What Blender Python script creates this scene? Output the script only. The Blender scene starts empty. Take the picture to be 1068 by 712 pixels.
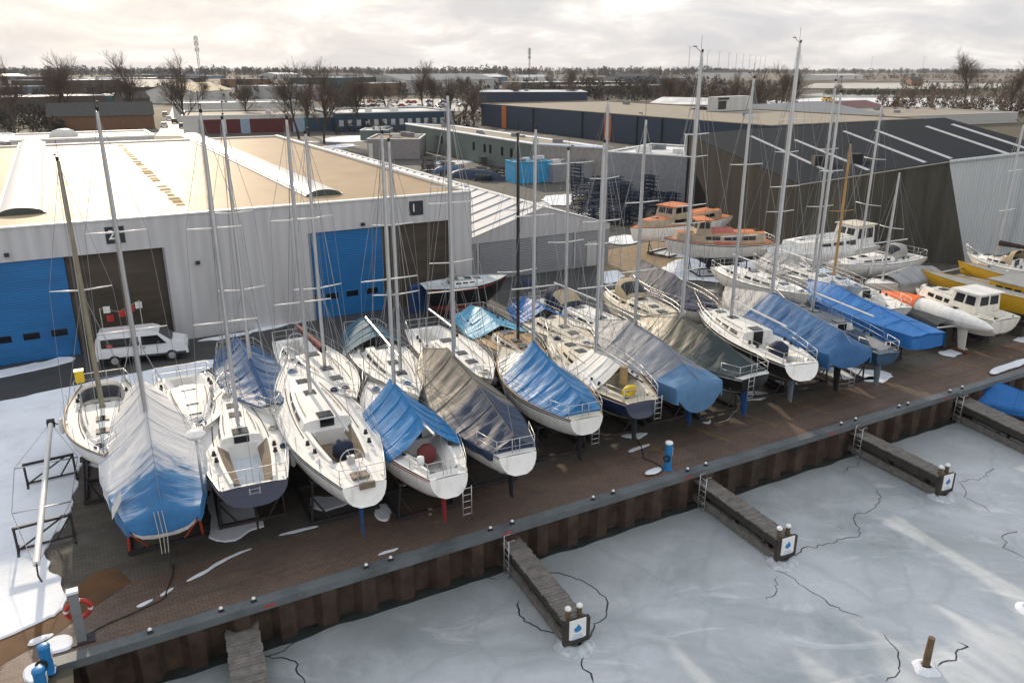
import bpy, math, random
from math import sin, cos, tan, pi, atan2, hypot, radians, atan, sqrt
from mathutils import Vector, noise, geometry
random.seed(7)
SC = bpy.context.scene
COL = SC.collection

# ------------------------------------------------------------------ survey: camera and site axes
CH = 16.5; FPX = 831.0; PITCH = atan(284 / 831.0); CP, SP = cos(PITCH), sin(PITCH)
def ray(px, py):
    h = (px - 534) / FPX; v = (py - 356) / FPX
    return (h, CP - v * SP, -(SP + v * CP))
def G(px, py, z=0.0):                       # survey point seen in the photograph at height z -> metres
    d = ray(px, py); t = (z - CH) / d[2]
    return Vector((d[0] * t, d[1] * t, z))
def V(px, py, P0, ang):                     # survey point on a vertical wall through P0 running at ang -> (distance along, z)
    d = ray(px, py); n = (-sin(ang), cos(ang))
    t = (P0[0] * n[0] + P0[1] * n[1]) / (d[0] * n[0] + d[1] * n[1])
    X, Y = d[0] * t, d[1] * t
    return ((X - P0[0]) * cos(ang) + (Y - P0[1]) * sin(ang), CH + d[2] * t)
def zat(X, Y, py):
    v = (py - 356) / FPX
    return CH + Y * (v * CP + SP) / (-CP + v * SP)
QA = radians(29.1)
UX, UY = cos(QA), sin(QA)
WX, WY = -UY, UX
O = G(75, 683)
def P(u, w, z=0.0): return Vector((O.x + UX * u + WX * w, O.y + UY * u + WY * w, z))
def UW(p):
    dx, dy = p[0] - O.x, p[1] - O.y
    return dx * UX + dy * UY, dx * WX + dy * WY

# ------------------------------------------------------------------ materials
MATS = {}
def nd(nt, t, **k):
    n = nt.nodes.new(t)
    for a, b in k.items(): setattr(n, a, b)
    return n
def base(name):
    m = bpy.data.materials.new(name); m.use_nodes = True
    nt = m.node_tree; b = nt.nodes['Principled BSDF']
    return m, nt, b
def objcoord(nt):
    return nd(nt, 'ShaderNodeTexCoord').outputs['Object']
def noise_n(nt, co, scale, detail=5, rough=.6, dist=0):
    n = nd(nt, 'ShaderNodeTexNoise'); n.inputs['Scale'].default_value = scale
    n.inputs['Detail'].default_value = detail; n.inputs['Roughness'].default_value = rough
    n.inputs['Distortion'].default_value = dist
    nt.links.new(co, n.inputs['Vector']); return n.outputs['Fac']
def ramp(nt, fac, stops):
    r = nd(nt, 'ShaderNodeValToRGB'); nt.links.new(fac, r.inputs['Fac'])
    e = r.color_ramp.elements
    while len(e) < len(stops): e.new(.5)
    for i, (p, c) in enumerate(stops):
        e[i].position = p; e[i].color = (*c, 1) if len(c) == 3 else c
    return r.outputs['Color']
def mixc(nt, fac, a, b, mode='MIX'):
    m = nd(nt, 'ShaderNodeMix', data_type='RGBA', blend_type=mode)
    for key, v in ((0, fac), (6, a), (7, b)):
        if hasattr(v, 'is_output') or hasattr(v, 'links'): nt.links.new(v, m.inputs[key])
        else: m.inputs[key].default_value = v if key == 0 else (*v, 1)
    return m.outputs[2]
def bump(nt, b, h, strength=.3, dist=.02, normal=None):
    n = nd(nt, 'ShaderNodeBump'); n.inputs['Strength'].default_value = strength
    n.inputs['Distance'].default_value = dist; nt.links.new(h, n.inputs['Height'])
    if normal is not None: nt.links.new(normal, n.inputs['Normal'])
    nt.links.new(n.outputs['Normal'], b.inputs['Normal']); return n.outputs['Normal']
def paint(name, col, rough=.5, metal=0, var=.18, scale=1.5, coat=0, bstr=0, bscale=8, spec=.5, dirt=None, dscale=.7, streak=False):
    if name in MATS: return MATS[name]
    m, nt, b = base(name); co = objcoord(nt)
    f = noise_n(nt, co, scale)
    lo = tuple(c * (1 - var) for c in col); hi = tuple(min(1, c * (1 + var * .6)) for c in col)
    c = ramp(nt, f, [(.3, lo), (.7, hi)])
    if dirt:
        gc = co
        if streak:
            sm_ = nd(nt, 'ShaderNodeMapping'); sm_.inputs['Scale'].default_value = (2.2, 2.2, .22); nt.links.new(co, sm_.inputs['Vector']); gc = sm_.outputs[0]
        g = noise_n(nt, gc, dscale, 8, .7)
        gm = ramp(nt, g, [(.48, (0, 0, 0)), (.72, (.75,) * 3)])
        c = mixc(nt, gm, c, dirt)
    nt.links.new(c, b.inputs['Base Color'])
    b.inputs['Roughness'].default_value = rough; b.inputs['Metallic'].default_value = metal
    b.inputs['Coat Weight'].default_value = coat; b.inputs['Specular IOR Level'].default_value = spec
    if bstr:
        bump(nt, b, noise_n(nt, co, bscale, 6), bstr, .03)
    MATS[name] = m; return m
def tarp(name, col, rough=.42, spec=.6, whitening=0):
    rough += .12; spec *= .75
    if name in MATS: return MATS[name]
    m, nt, b = base(name); co = objcoord(nt)
    mp = nd(nt, 'ShaderNodeMapping'); mp.inputs['Scale'].default_value = (1.2, .35, .4); nt.links.new(co, mp.inputs['Vector'])
    f = noise_n(nt, co, 1.3, 5)
    c = ramp(nt, f, [(.3, tuple(x * .8 for x in col)), (.7, tuple(min(1, x * 1.12) for x in col))])
    if whitening:  # pale streaks, whiter away from the stern
        g = noise_n(nt, mp.outputs['Vector'], 1.7, 6, .65, .6)
        sx = nd(nt, 'ShaderNodeSeparateXYZ'); nt.links.new(co, sx.inputs[0])
        mr = nd(nt, 'ShaderNodeMapRange'); mr.inputs[1].default_value = .4; mr.inputs[2].default_value = 3.2
        mr.inputs[3].default_value = -.35; mr.inputs[4].default_value = .18
        nt.links.new(sx.outputs[0], mr.inputs[0])
        ad = nd(nt, 'ShaderNodeMath', operation='ADD'); nt.links.new(g, ad.inputs[0]); nt.links.new(mr.outputs[0], ad.inputs[1])
        gm = ramp(nt, ad.outputs[0], [(.38, (0, 0, 0)), (.58, (whitening,) * 3)])
        c = mixc(nt, gm, c, (.62, .62, .63))
    nt.links.new(c, b.inputs['Base Color'])
    r = noise_n(nt, co, 3); rr = nd(nt, 'ShaderNodeMapRange'); rr.inputs[3].default_value = rough - .1; rr.inputs[4].default_value = rough + .15
    nt.links.new(r, rr.inputs[0]); nt.links.new(rr.outputs[0], b.inputs['Roughness'])
    b.inputs['Specular IOR Level'].default_value = spec
    w = noise_n(nt, mp.outputs['Vector'], 2.2, 4, .5, .8)
    bump(nt, b, w, .5, .08)
    MATS[name] = m; return m
def ribbed(name, col, freq, axis=0, rough=.5, metal=0, strength=.6, var=.2, dirt=None, contrast=.12, spec=.5):
    if name in MATS: return MATS[name]
    m, nt, b = base(name); co = objcoord(nt)
    wv = nd(nt, 'ShaderNodeTexWave', wave_type='BANDS', bands_direction='XYZ'[axis], wave_profile='SIN')
    wv.inputs['Scale'].default_value = freq; wv.inputs['Distortion'].default_value = 0
    nt.links.new(co, wv.inputs['Vector'])
    mp = nd(nt, 'ShaderNodeMapping'); mp.inputs['Scale'].default_value = (1, 1, .12) if axis != 2 else (.2, .2, 1)
    nt.links.new(co, mp.inputs['Vector'])
    f = noise_n(nt, mp.outputs['Vector'], .9, 8, .7)
    c = ramp(nt, f, [(.3, tuple(x * (1 - var) for x in col)), (.72, tuple(min(1, x * (1 + var)) for x in col))])
    if dirt:
        g = noise_n(nt, mp.outputs['Vector'], .5, 8, .75)
        c = mixc(nt, ramp(nt, g, [(.5, (0, 0, 0)), (.75, (.8,) * 3)]), c, dirt)
    c = mixc(nt, contrast, c, wv.outputs['Color'], 'MULTIPLY')
    nt.links.new(c, b.inputs['Base Color']); b.inputs['Roughness'].default_value = rough; b.inputs['Metallic'].default_value = metal
    b.inputs['Specular IOR Level'].default_value = spec
    bump(nt, b, wv.outputs['Fac'], strength, .04)
    MATS[name] = m; return m
def m_paving():
    m, nt, b = base('brick paving'); co = objcoord(nt)
    mp = nd(nt, 'ShaderNodeMapping'); mp.inputs['Rotation'].default_value = (0, 0, -QA); nt.links.new(co, mp.inputs['Vector'])
    def bricks(c1, c2, c3):
        br = nd(nt, 'ShaderNodeTexBrick'); br.inputs['Scale'].default_value = 1
        br.inputs['Brick Width'].default_value = .24; br.inputs['Row Height'].default_value = .12; br.inputs['Mortar Size'].default_value = .009
        br.inputs['Color1'].default_value = (*c1, 1); br.inputs['Color2'].default_value = (*c2, 1); br.inputs['Mortar'].default_value = (*c3, 1)
        br.inputs['Bias'].default_value = 0
        nt.links.new(mp.outputs['Vector'], br.inputs['Vector']); return br
    A = bricks((.225, .142, .105), (.17, .115, .092), (.05, .045, .04))
    B = bricks((.16, .14, .118), (.125, .114, .1), (.05, .047, .042))
    # band beside the edge is red-brown clinker, the yard behind it is grey concrete brick
    sx = nd(nt, 'ShaderNodeSeparateXYZ')
    mv = nd(nt, 'ShaderNodeVectorMath', operation='SUBTRACT'); mv.inputs[1].default_value = (O.x, O.y, 0)
    nt.links.new(co, mv.inputs[0])
    mp2 = nd(nt, 'ShaderNodeMapping'); mp2.vector_type = 'POINT'; mp2.inputs['Rotation'].default_value = (0, 0, -QA); nt.links.new(mv.outputs[0], mp2.inputs['Vector'])
    nt.links.new(mp2.outputs[0], sx.inputs[0])
    gt = nd(nt, 'ShaderNodeMath', operation='GREATER_THAN'); gt.inputs[1].default_value = 3.2; nt.links.new(sx.outputs[1], gt.inputs[0])
    c = mixc(nt, gt.outputs[0], A.outputs['Color'], B.outputs['Color'])
    f = noise_n(nt, co, .25, 8, .7)
    c = mixc(nt, ramp(nt, f, [(.35, (0, 0, 0)), (.7, (.6,) * 3)]), c, (.075, .07, .058))
    f2 = noise_n(nt, co, .13, 6, .7, .6)
    c = mixc(nt, ramp(nt, f2, [(.6, (0, 0, 0)), (.75, (.5,) * 3)]), c, (.105, .095, .06))
    mt = nd(nt, 'ShaderNodeMapping'); mt.inputs['Scale'].default_value = (.05, 1.1, 1); nt.links.new(mp2.outputs[0], mt.inputs['Vector'])
    tr_n = noise_n(nt, mt.outputs[0], 1.0, 7, .7, .8)
    c = mixc(nt, ramp(nt, tr_n, [(.50, (0, 0, 0)), (.60, (.45,) * 3), (.66, (0, 0, 0))]), c, (.055, .05, .042))
    pv_ = nd(nt, 'ShaderNodeTexVoronoi', distance='CHEBYCHEV'); pv_.inputs['Scale'].default_value = .28; nt.links.new(mp.outputs[0], pv_.inputs['Vector'])
    pc = nd(nt, 'ShaderNodeSeparateColor'); nt.links.new(pv_.outputs['Color'], pc.inputs[0])
    c = mixc(nt, .35, c, ramp(nt, pc.outputs[0], [(0, (.62, .62, .62)), (1, (1, .98, .95))]), 'MULTIPLY')
    f3 = noise_n(nt, co, 1.3, 8, .75)
    c = mixc(nt, ramp(nt, f3, [(.58, (0, 0, 0)), (.70, (.45,) * 3)]), c, (.2, .18, .15))
    nt.links.new(c, b.inputs['Base Color'])
    rr = noise_n(nt, co, .4, 6); mr = nd(nt, 'ShaderNodeMapRange'); mr.inputs[1].default_value = .35; mr.inputs[2].default_value = .55; mr.inputs[3].default_value = .22; mr.inputs[4].default_value = .9
    nt.links.new(rr, mr.inputs[0]); nt.links.new(mr.outputs[0], b.inputs['Roughness'])
    b.inputs['Specular IOR Level'].default_value = .3
    bump(nt, b, A.outputs['Fac'], -.35, .012)
    return m
def m_ice():
    m, nt, b = base('lake ice'); co = objcoord(nt)
    f = noise_n(nt, co, .12, 8, .62, 1.4); f2 = noise_n(nt, co, .42, 9, .68, 1.2); f3 = noise_n(nt, co, 4.5, 5)
    c = ramp(nt, f, [(.28, (.235, .265, .27)), (.42, (.355, .39, .41)), (.58, (.475, .505, .53)), (.76, (.58, .605, .63))])
    c = mixc(nt, ramp(nt, f2, [(.48, (0, 0, 0)), (.68, (.55,) * 3)]), c, (.58, .61, .66))
    c = mixc(nt, ramp(nt, f3, [(.3, (.14,) * 3), (.65, (0, 0, 0))]), c, (.3, .33, .36))
    mp3 = nd(nt, 'ShaderNodeMapping'); mp3.inputs['Scale'].default_value = (.35, 1.0, 1); mp3.inputs['Rotation'].default_value = (0, 0, .5); nt.links.new(co, mp3.inputs['Vector'])
    d1 = noise_n(nt, mp3.outputs[0], .55, 9, .7, 1.5)
    c = mixc(nt, ramp(nt, d1, [(.56, (0, 0, 0)), (.66, (.6,) * 3)]), c, (.66, .685, .71))
    vo = nd(nt, 'ShaderNodeTexVoronoi', feature='DISTANCE_TO_EDGE'); vo.inputs['Scale'].default_value = .22
    wv = nd(nt, 'ShaderNodeVectorMath', operation='ADD'); nz = nd(nt, 'ShaderNodeTexNoise'); nz.inputs['Scale'].default_value = .8; nz.inputs['Detail'].default_value = 6; nt.links.new(co, nz.inputs['Vector'])
    nt.links.new(co, wv.inputs[0]); nt.links.new(nz.outputs['Color'], wv.inputs[1]); nt.links.new(wv.outputs[0], vo.inputs['Vector'])
    c = mixc(nt, ramp(nt, vo.outputs['Distance'], [(0, (.35,) * 3), (.035, (0, 0, 0))]), c, (.30, .34, .38))
    sp_ = noise_n(nt, co, 9, 3, .6); c = mixc(nt, ramp(nt, sp_, [(.68, (0, 0, 0)), (.74, (.5,) * 3)]), c, (.22, .23, .22))
    # refrozen melt water, darker and thinner along the wall
    mv = nd(nt, 'ShaderNodeVectorMath', operation='SUBTRACT'); mv.inputs[1].default_value = (O.x, O.y, 0); nt.links.new(co, mv.inputs[0])
    mp = nd(nt, 'ShaderNodeMapping'); mp.inputs['Rotation'].default_value = (0, 0, -QA); nt.links.new(mv.outputs[0], mp.inputs['Vector'])
    sx = nd(nt, 'ShaderNodeSeparateXYZ'); nt.links.new(mp.outputs[0], sx.inputs[0])
    wob = noise_n(nt, co, .35, 5); ad = nd(nt, 'ShaderNodeMath', operation='MULTIPLY_ADD'); ad.inputs[1].default_value = 5
    nt.links.new(wob, ad.inputs[0]); nt.links.new(sx.outputs[1], ad.inputs[2])
    mr = nd(nt, 'ShaderNodeMapRange'); mr.inputs[1].default_value = -3.2; mr.inputs[2].default_value = 1.8; mr.inputs[3].default_value = 0; mr.inputs[4].default_value = .72
    nt.links.new(ad.outputs[0], mr.inputs[0])
    c = mixc(nt, mr.outputs[0], c, (.15, .17, .165))
    nt.links.new(c, b.inputs['Base Color'])
    r = nd(nt, 'ShaderNodeMapRange'); r.inputs[3].default_value = .33; r.inputs[4].default_value = .65; nt.links.new(f2, r.inputs[0]); nt.links.new(r.outputs[0], b.inputs['Roughness'])
    b.inputs['Specular IOR Level'].default_value = .35
    bump(nt, b, f2, .12, .03)
    return m
def m_land():
    m, nt, b = base('winter fields'); co = objcoord(nt)
    f = noise_n(nt, co, .006, 8, .65, .5); f2 = noise_n(nt, co, .05, 8, .7); 
    mp = nd(nt, 'ShaderNodeMapping'); mp.inputs['Scale'].default_value = (.002, .011, 1); mp.inputs['Rotation'].default_value = (0, 0, .12); nt.links.new(co, mp.inputs['Vector'])
    vo = nd(nt, 'ShaderNodeTexVoronoi'); vo.inputs['Scale'].default_value = 1; nt.links.new(mp.outputs[0], vo.inputs['Vector'])
    sc = nd(nt, 'ShaderNodeSeparateColor'); nt.links.new(vo.outputs['Color'], sc.inputs[0])
    fc = ramp(nt, sc.outputs[0], [(0, (.06, .052, .036)), (.3, (.09, .078, .052)), (.5, (.14, .12, .09)), (.7, (.075, .07, .048)), (1, (.34, .33, .32))])
    c = mixc(nt, ramp(nt, f2, [(.4, (0, 0, 0)), (.62, (.55,) * 3)]), fc, (.085, .078, .06))
    c = mixc(nt, ramp(nt, f, [(.56, (0, 0, 0)), (.66, (.7,) * 3)]), c, (.68, .70, .72))
    nt.links.new(c, b.inputs['Base Color']); b.inputs['Roughness'].default_value = .9
    b.inputs['Specular IOR Level'].default_value = .15
    return m
def m_yard():
    m, nt, b = base('industrial yard'); co = objcoord(nt)
    f = noise_n(nt, co, .045, 8, .65, .7); f2 = noise_n(nt, co, .5, 8, .7)
    c = ramp(nt, f2, [(.3, (.055, .052, .047)), (.7, (.10, .092, .078))])
    c = mixc(nt, ramp(nt, f, [(.56, (0, 0, 0)), (.61, (.9,) * 3)]), c, (.74, .76, .79))
    nt.links.new(c, b.inputs['Base Color']); b.inputs['Roughness'].default_value = .85
    return m
def m_roof(name, col, rough, dirt, spec=.25):
    m, nt, b = base(name); co = objcoord(nt)
    mp = nd(nt, 'ShaderNodeMapping'); mp.inputs['Scale'].default_value = (1, .06, 1); mp.inputs['Rotation'].default_value = (0, 0, -QA); nt.links.new(co, mp.inputs['Vector'])
    f = noise_n(nt, co, .3, 8, .7); g = noise_n(nt, mp.outputs[0], 1.4, 6, .7)
    c = ramp(nt, f, [(.3, tuple(x * .8 for x in col)), (.7, col)])
    c = mixc(nt, ramp(nt, g, [(.5, (0, 0, 0)), (.75, (.35,) * 3)]), c, dirt)
    nt.links.new(c, b.inputs['Base Color'])
    r = nd(nt, 'ShaderNodeMapRange'); r.inputs[3].default_value = rough - .08; r.inputs[4].default_value = rough + .12; nt.links.new(f, r.inputs[0]); nt.links.new(r.outputs[0], b.inputs['Roughness'])
    bump(nt, b, g, .1, .02); b.inputs['Specular IOR Level'].default_value = spec
    return m
PAVING = m_paving(); ICE = m_ice(); LAND = m_land(); YARD = m_yard()
GEL = paint('white gelcoat', (.82, .81, .78), .28, var=.05, coat=.2, dirt=(.56, .53, .46), dscale=1.6, streak=True)
GELW = paint('warm white gelcoat', (.78, .75, .67), .32, var=.08, coat=.2, dirt=(.52, .48, .4), dscale=1.6, streak=True)
NONSKID = paint('grey white nonskid deck', (.76, .75, .72), .7, var=.07, bstr=.1, bscale=60, dirt=(.62, .60, .56))
CREAM = paint('cream deck paint', (.66, .61, .50), .55, var=.12, dirt=(.42, .38, .3))
NAVY = paint('navy hull paint', (.012, .022, .06), .22, coat=.4)
BLACK = paint('black hull paint', (.012, .013, .015), .25, coat=.3)
GREYB = paint('blue grey hull paint', (.03, .075, .14), .3, coat=.3)
GREEN = paint('dark green hull paint', (.015, .04, .035), .3, coat=.3)
REDH = paint('red oxide bottom paint', (.36, .05, .035), .6, dirt=(.08, .03, .02))
AFBLUE = paint('blue antifouling', (.02, .10, .30), .7, dirt=(.03, .06, .12))
AFDARK = paint('dark antifouling', (.022, .026, .034), .7, dirt=(.05, .05, .05))
AFGREY = paint('pale grey antifouling', (.25, .32, .38), .7, dirt=(.15, .19, .22))
AFGREEN = paint('green grey antifouling', (.04, .06, .055), .7, dirt=(.07, .08, .07))
AFRED = paint('red antifouling', (.35, .03, .03), .7, dirt=(.2, .03, .02))
TEAK = paint('weathered teak', (.21, .16, .11), .75, var=.3, scale=6, dirt=(.13, .11, .085), dscale=2)
TEAKY = paint('golden teak', (.34, .22, .10), .6, var=.3, scale=6)
ALU = paint('aluminium spar', (.55, .56, .57), .38, .75, var=.1)
ALUW = paint('white painted spar', (.74, .74, .72), .4, var=.08)
SPARB = paint('black spar', (.015, .015, .016), .35)
SPARW = paint('varnished spruce spar', (.42, .24, .075), .4, var=.25)
STEEL = paint('stainless tube', (.55, .55, .55), .42, .7, var=.05)
WIRE = paint('rigging wire', (.30, .31, .32), .4, .6)
ROPE = paint('pale rope', (.55, .52, .45), .9)
GLASSD = paint('smoked window', (.010, .012, .015), .12, var=.05, spec=.35)
RUBBER = paint('black rubber', (.015, .015, .015), .7)
RUST = paint('rusty sheet steel', (.058, .035, .023), .85, var=.7, scale=1.2, dirt=(.035, .03, .02), dscale=1.5, bstr=.3, bscale=10)
RUSTP = paint('rust stained plate', (.13, .06, .02), .85, var=.4, scale=.8, dirt=(.055, .04, .025), dscale=.5)
CONC = paint('pale concrete', (.32, .32, .31), .85, var=.2, scale=1, dirt=(.2, .2, .19), bstr=.2, bscale=15)
KERB = paint('wet concrete cap', (.13, .145, .155), .55, var=.25, scale=.8, dirt=(.05, .06, .065), bstr=.15, bscale=12)
STEELD = paint('dark steel frame', (.035, .037, .045), .6, .3, dirt=(.09, .045, .025))
STEELB = paint('blue steel frame', (.015, .055, .17), .55, .2, dirt=(.05, .04, .04))
STEELR = paint('red prop', (.4, .05, .02), .6)
SNOW = paint('lying snow', (.77, .81, .87), .75, var=.06, scale=.5, bstr=.6, bscale=1.6, dirt=(.55, .58, .61), dscale=.45)
WOODG = paint('grey weathered planks', (.17, .155, .14), .85, var=.35, scale=4, dirt=(.085, .08, .07), dscale=2.2, bstr=.3, bscale=20)
WOODD = paint('dark wet timber', (.045, .04, .033), .8, var=.4, scale=3, dirt=(.03, .035, .02), bstr=.3, bscale=14)
WOODP = paint('brown timber pile', (.14, .095, .05), .85, var=.4, scale=3, bstr=.4, bscale=12)
WHITEP = paint('white paint', (.8, .8, .78), .5, var=.05)
BLUEP = paint('bright blue paint', (.02, .20, .48), .4, var=.1)
YELLOW = paint('yellow hull paint', (.62, .36, .02), .4, var=.12, dirt=(.4, .26, .05))
ORANGE = paint('faded orange paint', (.58, .16, .035), .6, var=.25, dirt=(.42, .24, .12), dscale=1.4)
REDP = paint('red paint', (.5, .04, .03), .5)
MAROON = paint('maroon canvas', (.13, .02, .02), .8)
PINK = paint('faded pink canvas', (.45, .13, .11), .8)
CANVNAVY = paint('navy canvas', (.012, .02, .05), .8, bstr=.3, bscale=5)
CANVGREY = paint('grey canvas', (.33, .32, .30), .8, bstr=.3, bscale=5)
CANVTAN = paint('tan canvas', (.42, .34, .22), .8, bstr=.3, bscale=5)
CANVTEAL = paint('teal canvas', (.02, .10, .16), .75, bstr=.4, bscale=4)
BUOYY = paint('yellow foam', (.75, .52, .02), .5)
BLUEDOOR = ribbed('blue sectional door', (.008, .145, .39), 1.9, 2, .45, strength=.25, var=.15, contrast=.10, dirt=(.012, .09, .24))
BROWND = ribbed('brown timber door', (.085, .068, .052), 4.5, 2, .8, strength=.5, var=.4, contrast=.35)
PANEL = ribbed('light grey wall panel', (.57, .57, .58), .42, 0, .5, strength=.4, var=.08, contrast=.10, dirt=(.42, .415, .41))
GREYRIB = ribbed('grey ribbed steel', (.30, .31, .33), 2.2, 2, .5, strength=.6, var=.1, contrast=.25)
GREYPAN = ribbed('grey gable panel', (.50, .50, .51), .5, 0, .5, strength=.3, var=.06, contrast=.06)
DARKCORR = ribbed('weathered dark corrugated steel', (.088, .082, .064), 2.2, 0, .75, strength=.9, var=.5, dirt=(.14, .122, .078), contrast=.5)
LIGHTCORR = ribbed('pale corrugated steel', (.56, .59, .6), 1.4, 0, .5, strength=.6, var=.12, dirt=(.35, .38, .38), contrast=.15)
BLUECLAD = ribbed('dark blue cladding', (.022, .037, .07), 1.2, 0, .55, strength=.4, var=.12, contrast=.12)
GREENCLAD = ribbed('grey green cladding', (.12, .15, .14), 1.0, 0, .6, strength=.4, var=.15, contrast=.12)
WHITEROOF = ribbed('white corrugated roofing', (.66, .66, .66), .9, 1, .45, strength=.5, var=.08, contrast=.1)
TANROOF = m_roof('tan roofing membrane', (.45, .345, .235), .5, (.34, .245, .15), .02)
BROWNROOF = m_roof('brown roofing felt', (.24, .155, .085), .6, (.15, .1, .06))
GRAVELROOF = m_roof('pale gravel roof', (.33, .29, .235), .8, (.2, .17, .13))
DARKROOF = m_roof('slate black roofing', (.02, .026, .034), .9, (.016, .02, .026), .1)
GREYROOF = m_roof('grey roofing', (.22, .235, .25), .55, (.16, .165, .17))
SKYL = paint('translucent skylight', (.62, .62, .6), .35, var=.1)
ASPHALT = paint('asphalt', (.05, .05, .051), .75, var=.25, scale=.7, dirt=(.085, .085, .083), dscale=.2, bstr=.2, bscale=30)
YLINE = paint('worn yellow line', (.2, .15, .05), .8, var=.5, scale=4)
BARK = paint('dark bark', (.062, .05, .04), .9, var=.3)
TWIG = paint('brown twigs', (.12, .09, .068), .9, var=.3)
WOODLAND = paint('bare woodland', (.05, .044, .038), .95, var=.4, scale=.02)
HEDGE = paint('dark evergreen', (.028, .04, .02), .95, var=.4, scale=.3)
BRICK = paint('brown brick', (.2, .11, .065), .85, var=.3, scale=2)
CRACK = paint('dark open crack', (.018, .025, .03), .3)
CWHITE = paint('white car paint', (.75, .76, .78), .25, coat=.6, var=.04)
CGREY = paint('silver car paint', (.3, .31, .33), .3, .5, coat=.5, var=.04)
CBLACK = paint('black car paint', (.015, .015, .018), .25, coat=.6, var=.04)
CRED = paint('red car paint', (.3, .02, .02), .3, coat=.5, var=.04)
CBLUE = paint('blue car paint', (.03, .07, .2), .3, coat=.5, var=.04)
HEADL = paint('headlight glass', (.6, .62, .64), .1, var=.02, spec=.8)
T_BLUE = tarp('royal blue tarpaulin', (.006, .165, .42), .36, .7)
T_BRIGHT = tarp('bright blue tarpaulin', (.014, .14, .42), .45, .5)
T_WHITENED = tarp('whitened blue tarpaulin', (.035, .17, .36), .4, .6, whitening=.95)
T_STERN = tarp('dull blue canvas', (.03, .15, .34), .45, .5)
T_STEEL = tarp('steel blue canvas', (.085, .19, .34), .5, .5)
T_GREYBL = tarp('grey blue canvas', (.21, .23, .27), .5, .5)
T_NAVY = tarp('navy tarpaulin', (.014, .032, .07), .42, .6)
T_DUSK = tarp('faded navy tarpaulin', (.016, .028, .065), .52, .35)
T_NAVY_SHEEN = tarp('taupe sheened navy tarpaulin', (.135, .122, .102), .4, .6)  # sun sheen of the navy cover, put into the colour as taupe
T_GREEN_LIT = tarp('olive sunlit green tarpaulin', (.115, .112, .086), .4, .6)  # sunlit front of the dark green cover, painted in
T_GREEN = tarp('dark green grey tarpaulin', (.03, .047, .052), .45, .5)
T_WHITE = tarp('white tarpaulin', (.66, .66, .64), .5, .4)
T_UBLUE = tarp('blue boom canvas', (.03, .115, .27), .46, .5)
T_LBLUE = tarp('pale blue tarpaulin', (.10, .36, .55), .42, .5)
T_DBLUE = tarp('deep blue tarpaulin', (.03, .095, .22), .46, .55)
T_GREY = tarp('mid grey tarpaulin', (.30, .31, .32), .5, .5)
T_ORANGE = tarp('orange tarpaulin', (.72, .14, .03), .5, .4)
T_SILVER = tarp('silver tarpaulin', (.45, .46, .48), .38, .7)

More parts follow.
